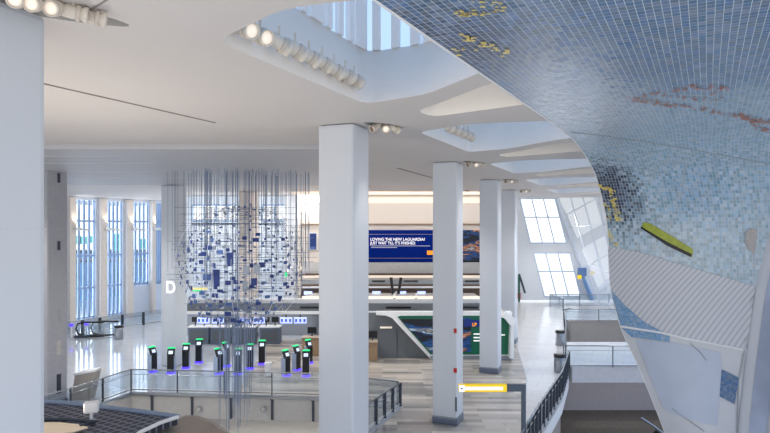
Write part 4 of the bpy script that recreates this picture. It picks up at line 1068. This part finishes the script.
# ------------------------------------------------------------------ yellow sign on a bent dark post
ys = 18.0
sp0 = Vector(((523.5-CX)/FPX*ys, ys, 0.006)); sg = empty('overhead_wayfinding_sign', sp0); tag(sg, 'yellow lit blade sign on a bent dark post over the walkway', 'sign')
zt = W(0, 388, ys).z
MB().box((0, 0, (zt+.1)/2), (.13, .11, zt+.1), 0, .015).build('post', mat('sign_dark', (.27, .33, .40), .4), sg)
a = W(506, 388, ys)-sp0; MB().box((a.x/2, 0, zt-.0), (abs(a.x), .10, .21), 0, .015).build('arm', mat('sign_dark', (.27, .33, .40), .4), sg)
c0 = W(458.5, 388, ys)-sp0; c1 = W(506.5, 388, ys)-sp0
MB().box(((c0.x+c1.x)/2, 0, zt), (c1.x-c0.x, .14, .225), 0, .012).build('sign_panel', M_yellow, sg)
MB().box(((c0.x+c1.x)/2-.02, -.075, zt), ((c1.x-c0.x)*.86, .01, .10), 0, .002).build('white_text_band', M_white_em, sg)
MB().box((c0.x+.09, -.076, zt), (.16, .012, .2), 0, .004).build('symbol_square', M_white_em, sg)
MB().box((c0.x+.09, -.083, zt), (.05, .008, .05), .0, .004).build('symbol', M_dmet, sg)
MB().box((0, 0, .02), (.4, .4, .03), 0, .01).build('base_plate', M_dmet, sg)

# ------------------------------------------------------------------ mesh-topped kiosk roof in the lower left
RZ = 3.6
def RP(px, py, z=RZ): return W(px, py, (CAMZ-z)*FPX/(py-HY))
rf = empty('mesh_roofed_kiosk', (-6.0, 10.5, 0)); tag(rf, 'kiosk with dark mesh roof and blue-grey rim at the lower left', 'kiosk roof')
r0 = Vector(rf.location)
out = [RP(20, 402), RP(60, 403.5), RP(105, 408.5), RP(150, 414), RP(178, 418), RP(160, 424), RP(141, 433), RP(110, 455), RP(0, 470), RP(-30, 440)]
MB().prism([p-r0 for p in out], (0, 0, -.12)).build('mesh_roof', M_meshroof, rf)
MB().tube([p-r0+Vector((0, 0, .02)) for p in out[:5]], .05, 8).build('far_rim', mat('rim_blue', (.50, .57, .68), .4), rf)
MB().tube([p-r0+Vector((0, 0, .02)) for p in out[4:8]], .035, 8).build('near_rim', M_white, rf)
for q in (RP(40, 410), RP(140, 420), RP(30, 452), RP(112, 448)):
    MB().tube([Vector((q.x, q.y, 0))-r0, Vector((q.x, q.y, RZ-.12))-r0], .09, 10).build('leg', M_dmet, rf)
df = [RP(135, 421), RP(112, 427), RP(85, 433), RP(60, 441)]
MB().tube([p-r0+Vector((0, 0, .04)) for p in [RP(45, 421.5), RP(70, 421.5), RP(95, 424), RP(80, 428)]], .03, 6).build('inner_rim', M_dmet, rf)
lt = MB()
lt.prism([p-r0+Vector((0, 0, .012)) for p in [RP(30, 424), RP(60, 424), RP(78, 426), RP(88, 429), RP(74, 433), RP(52, 437), RP(30, 440)]], (0, 0, .02)); lt.build('lit_trough', mat('trough_beige', (.93, .85, .74), .5, emit=.15), rf)
# second canopy: plain brown soffit
ca = empty('brown_canopy', (-2.6, 9.6, 0)); tag(ca, 'plain beige-brown canopy top with pointed back, right of the mesh roof', 'canopy')
c0_ = Vector(ca.location)
po_ = [RP(140, 434, 3.4), RP(165, 424, 3.4), RP(186, 416.5, 3.4), RP(197, 417, 3.4), RP(213, 423, 3.4), RP(229, 434, 3.4), RP(238, 460, 3.4), RP(135, 460, 3.4)]
MB().prism([p-c0_ for p in po_], (0, 0, -.1)).build('canopy_top', mat('canopy_brown', (.62, .57, .52), .6), ca)
MB().tube([p-c0_ for p in po_[:6]], .03, 6).build('rim', M_taupe, ca)
q = RP(185, 440, 3.4); MB().tube([Vector((q.x, q.y, 0))-c0_, Vector((q.x, q.y, 3.32))-c0_], .1, 10).build('leg', M_dmet, ca)
# white device on a short stem on the mesh roof
q = RP(91.5, 421); ap = empty('roof_device', (q.x, q.y, RZ+.0)); tag(ap, 'white boxy device on a short stem standing on the mesh roof', 'device')
MB().tube([(0, 0, 0), (0, 0, .16)], .03, 8).build('stem', M_white, ap)
MB().box((0, 0, .25), (.24, .18, .19), .3, .03).build('head', M_white, ap)
MB().lathe([(.08, 0), (.08, .015), (.03, .03)], Matrix.Identity(4), 12).build('foot', M_mgrey, ap)

# ------------------------------------------------------------------ lamps and added fill lights in the hall
area((-9, 40.5, 8.9), (0, 0, 0), 14, 1.2, 260, (1, .92, .82))
area((-9.5, 39.3, 9.0), (math.radians(48), 0, 0), 11, .6, 330, (1, .97, .94))  # added fill that brightens the back wall
area((1, 37.2, 9.1), (math.radians(25), 0, 0), 13, .5, 150, (1, .91, .83))
ln = Vector((AD.y, -AD.x)); mid = (A0+A1)/2-ln*1.6
area((mid.x, mid.y, 4.8), (math.pi/2, 0, math.atan2(ln.y, ln.x)-math.pi/2), 26, 9, 3600, (.93, .97, 1))   # daylight through the left windows
area((-6.3, 10.5, RZ+.12), (math.pi, 0, 0), 1.2, .7, 170, (1, .87, .72))                # uplight in the lit trough of the kiosk roof
area((15, 34.5, -.95), (math.radians(-12), 0, 0), 9, 3, 170, (.97, .97, 1))               # unseen fill added under the nearer bridge to brighten the storey below
area((-5, 29, -.6), (0, 0, 0), 12, 4, 520, (1, .97, .93))                               # fill added under the slab to lift the lower hall
for (x, y) in COLS1[1:]:
    spot((x+.95, y-.25, CEIL-.25), (0, 0, 0), 160, .9)
for x, y, e in ((-14, 20, 500), (-8, 20, 500), (-16, 28, 500), (-12.8, 27, 400), (-5, 29, 800), (-15, 36, 700), (-6, 35, 700), (1, 29, 800), (10.5, 34, 900), (12.5, 44, 1500), (17, 52, 1500), (9, 26, 500)):  # added fill spots without fixtures, brightening the deep hall
    spot((x, y, CEIL-.3 if x > -2 else CEIL-.4), (0, 0, 0), e, 2.3, (1, .96, .92), .12)
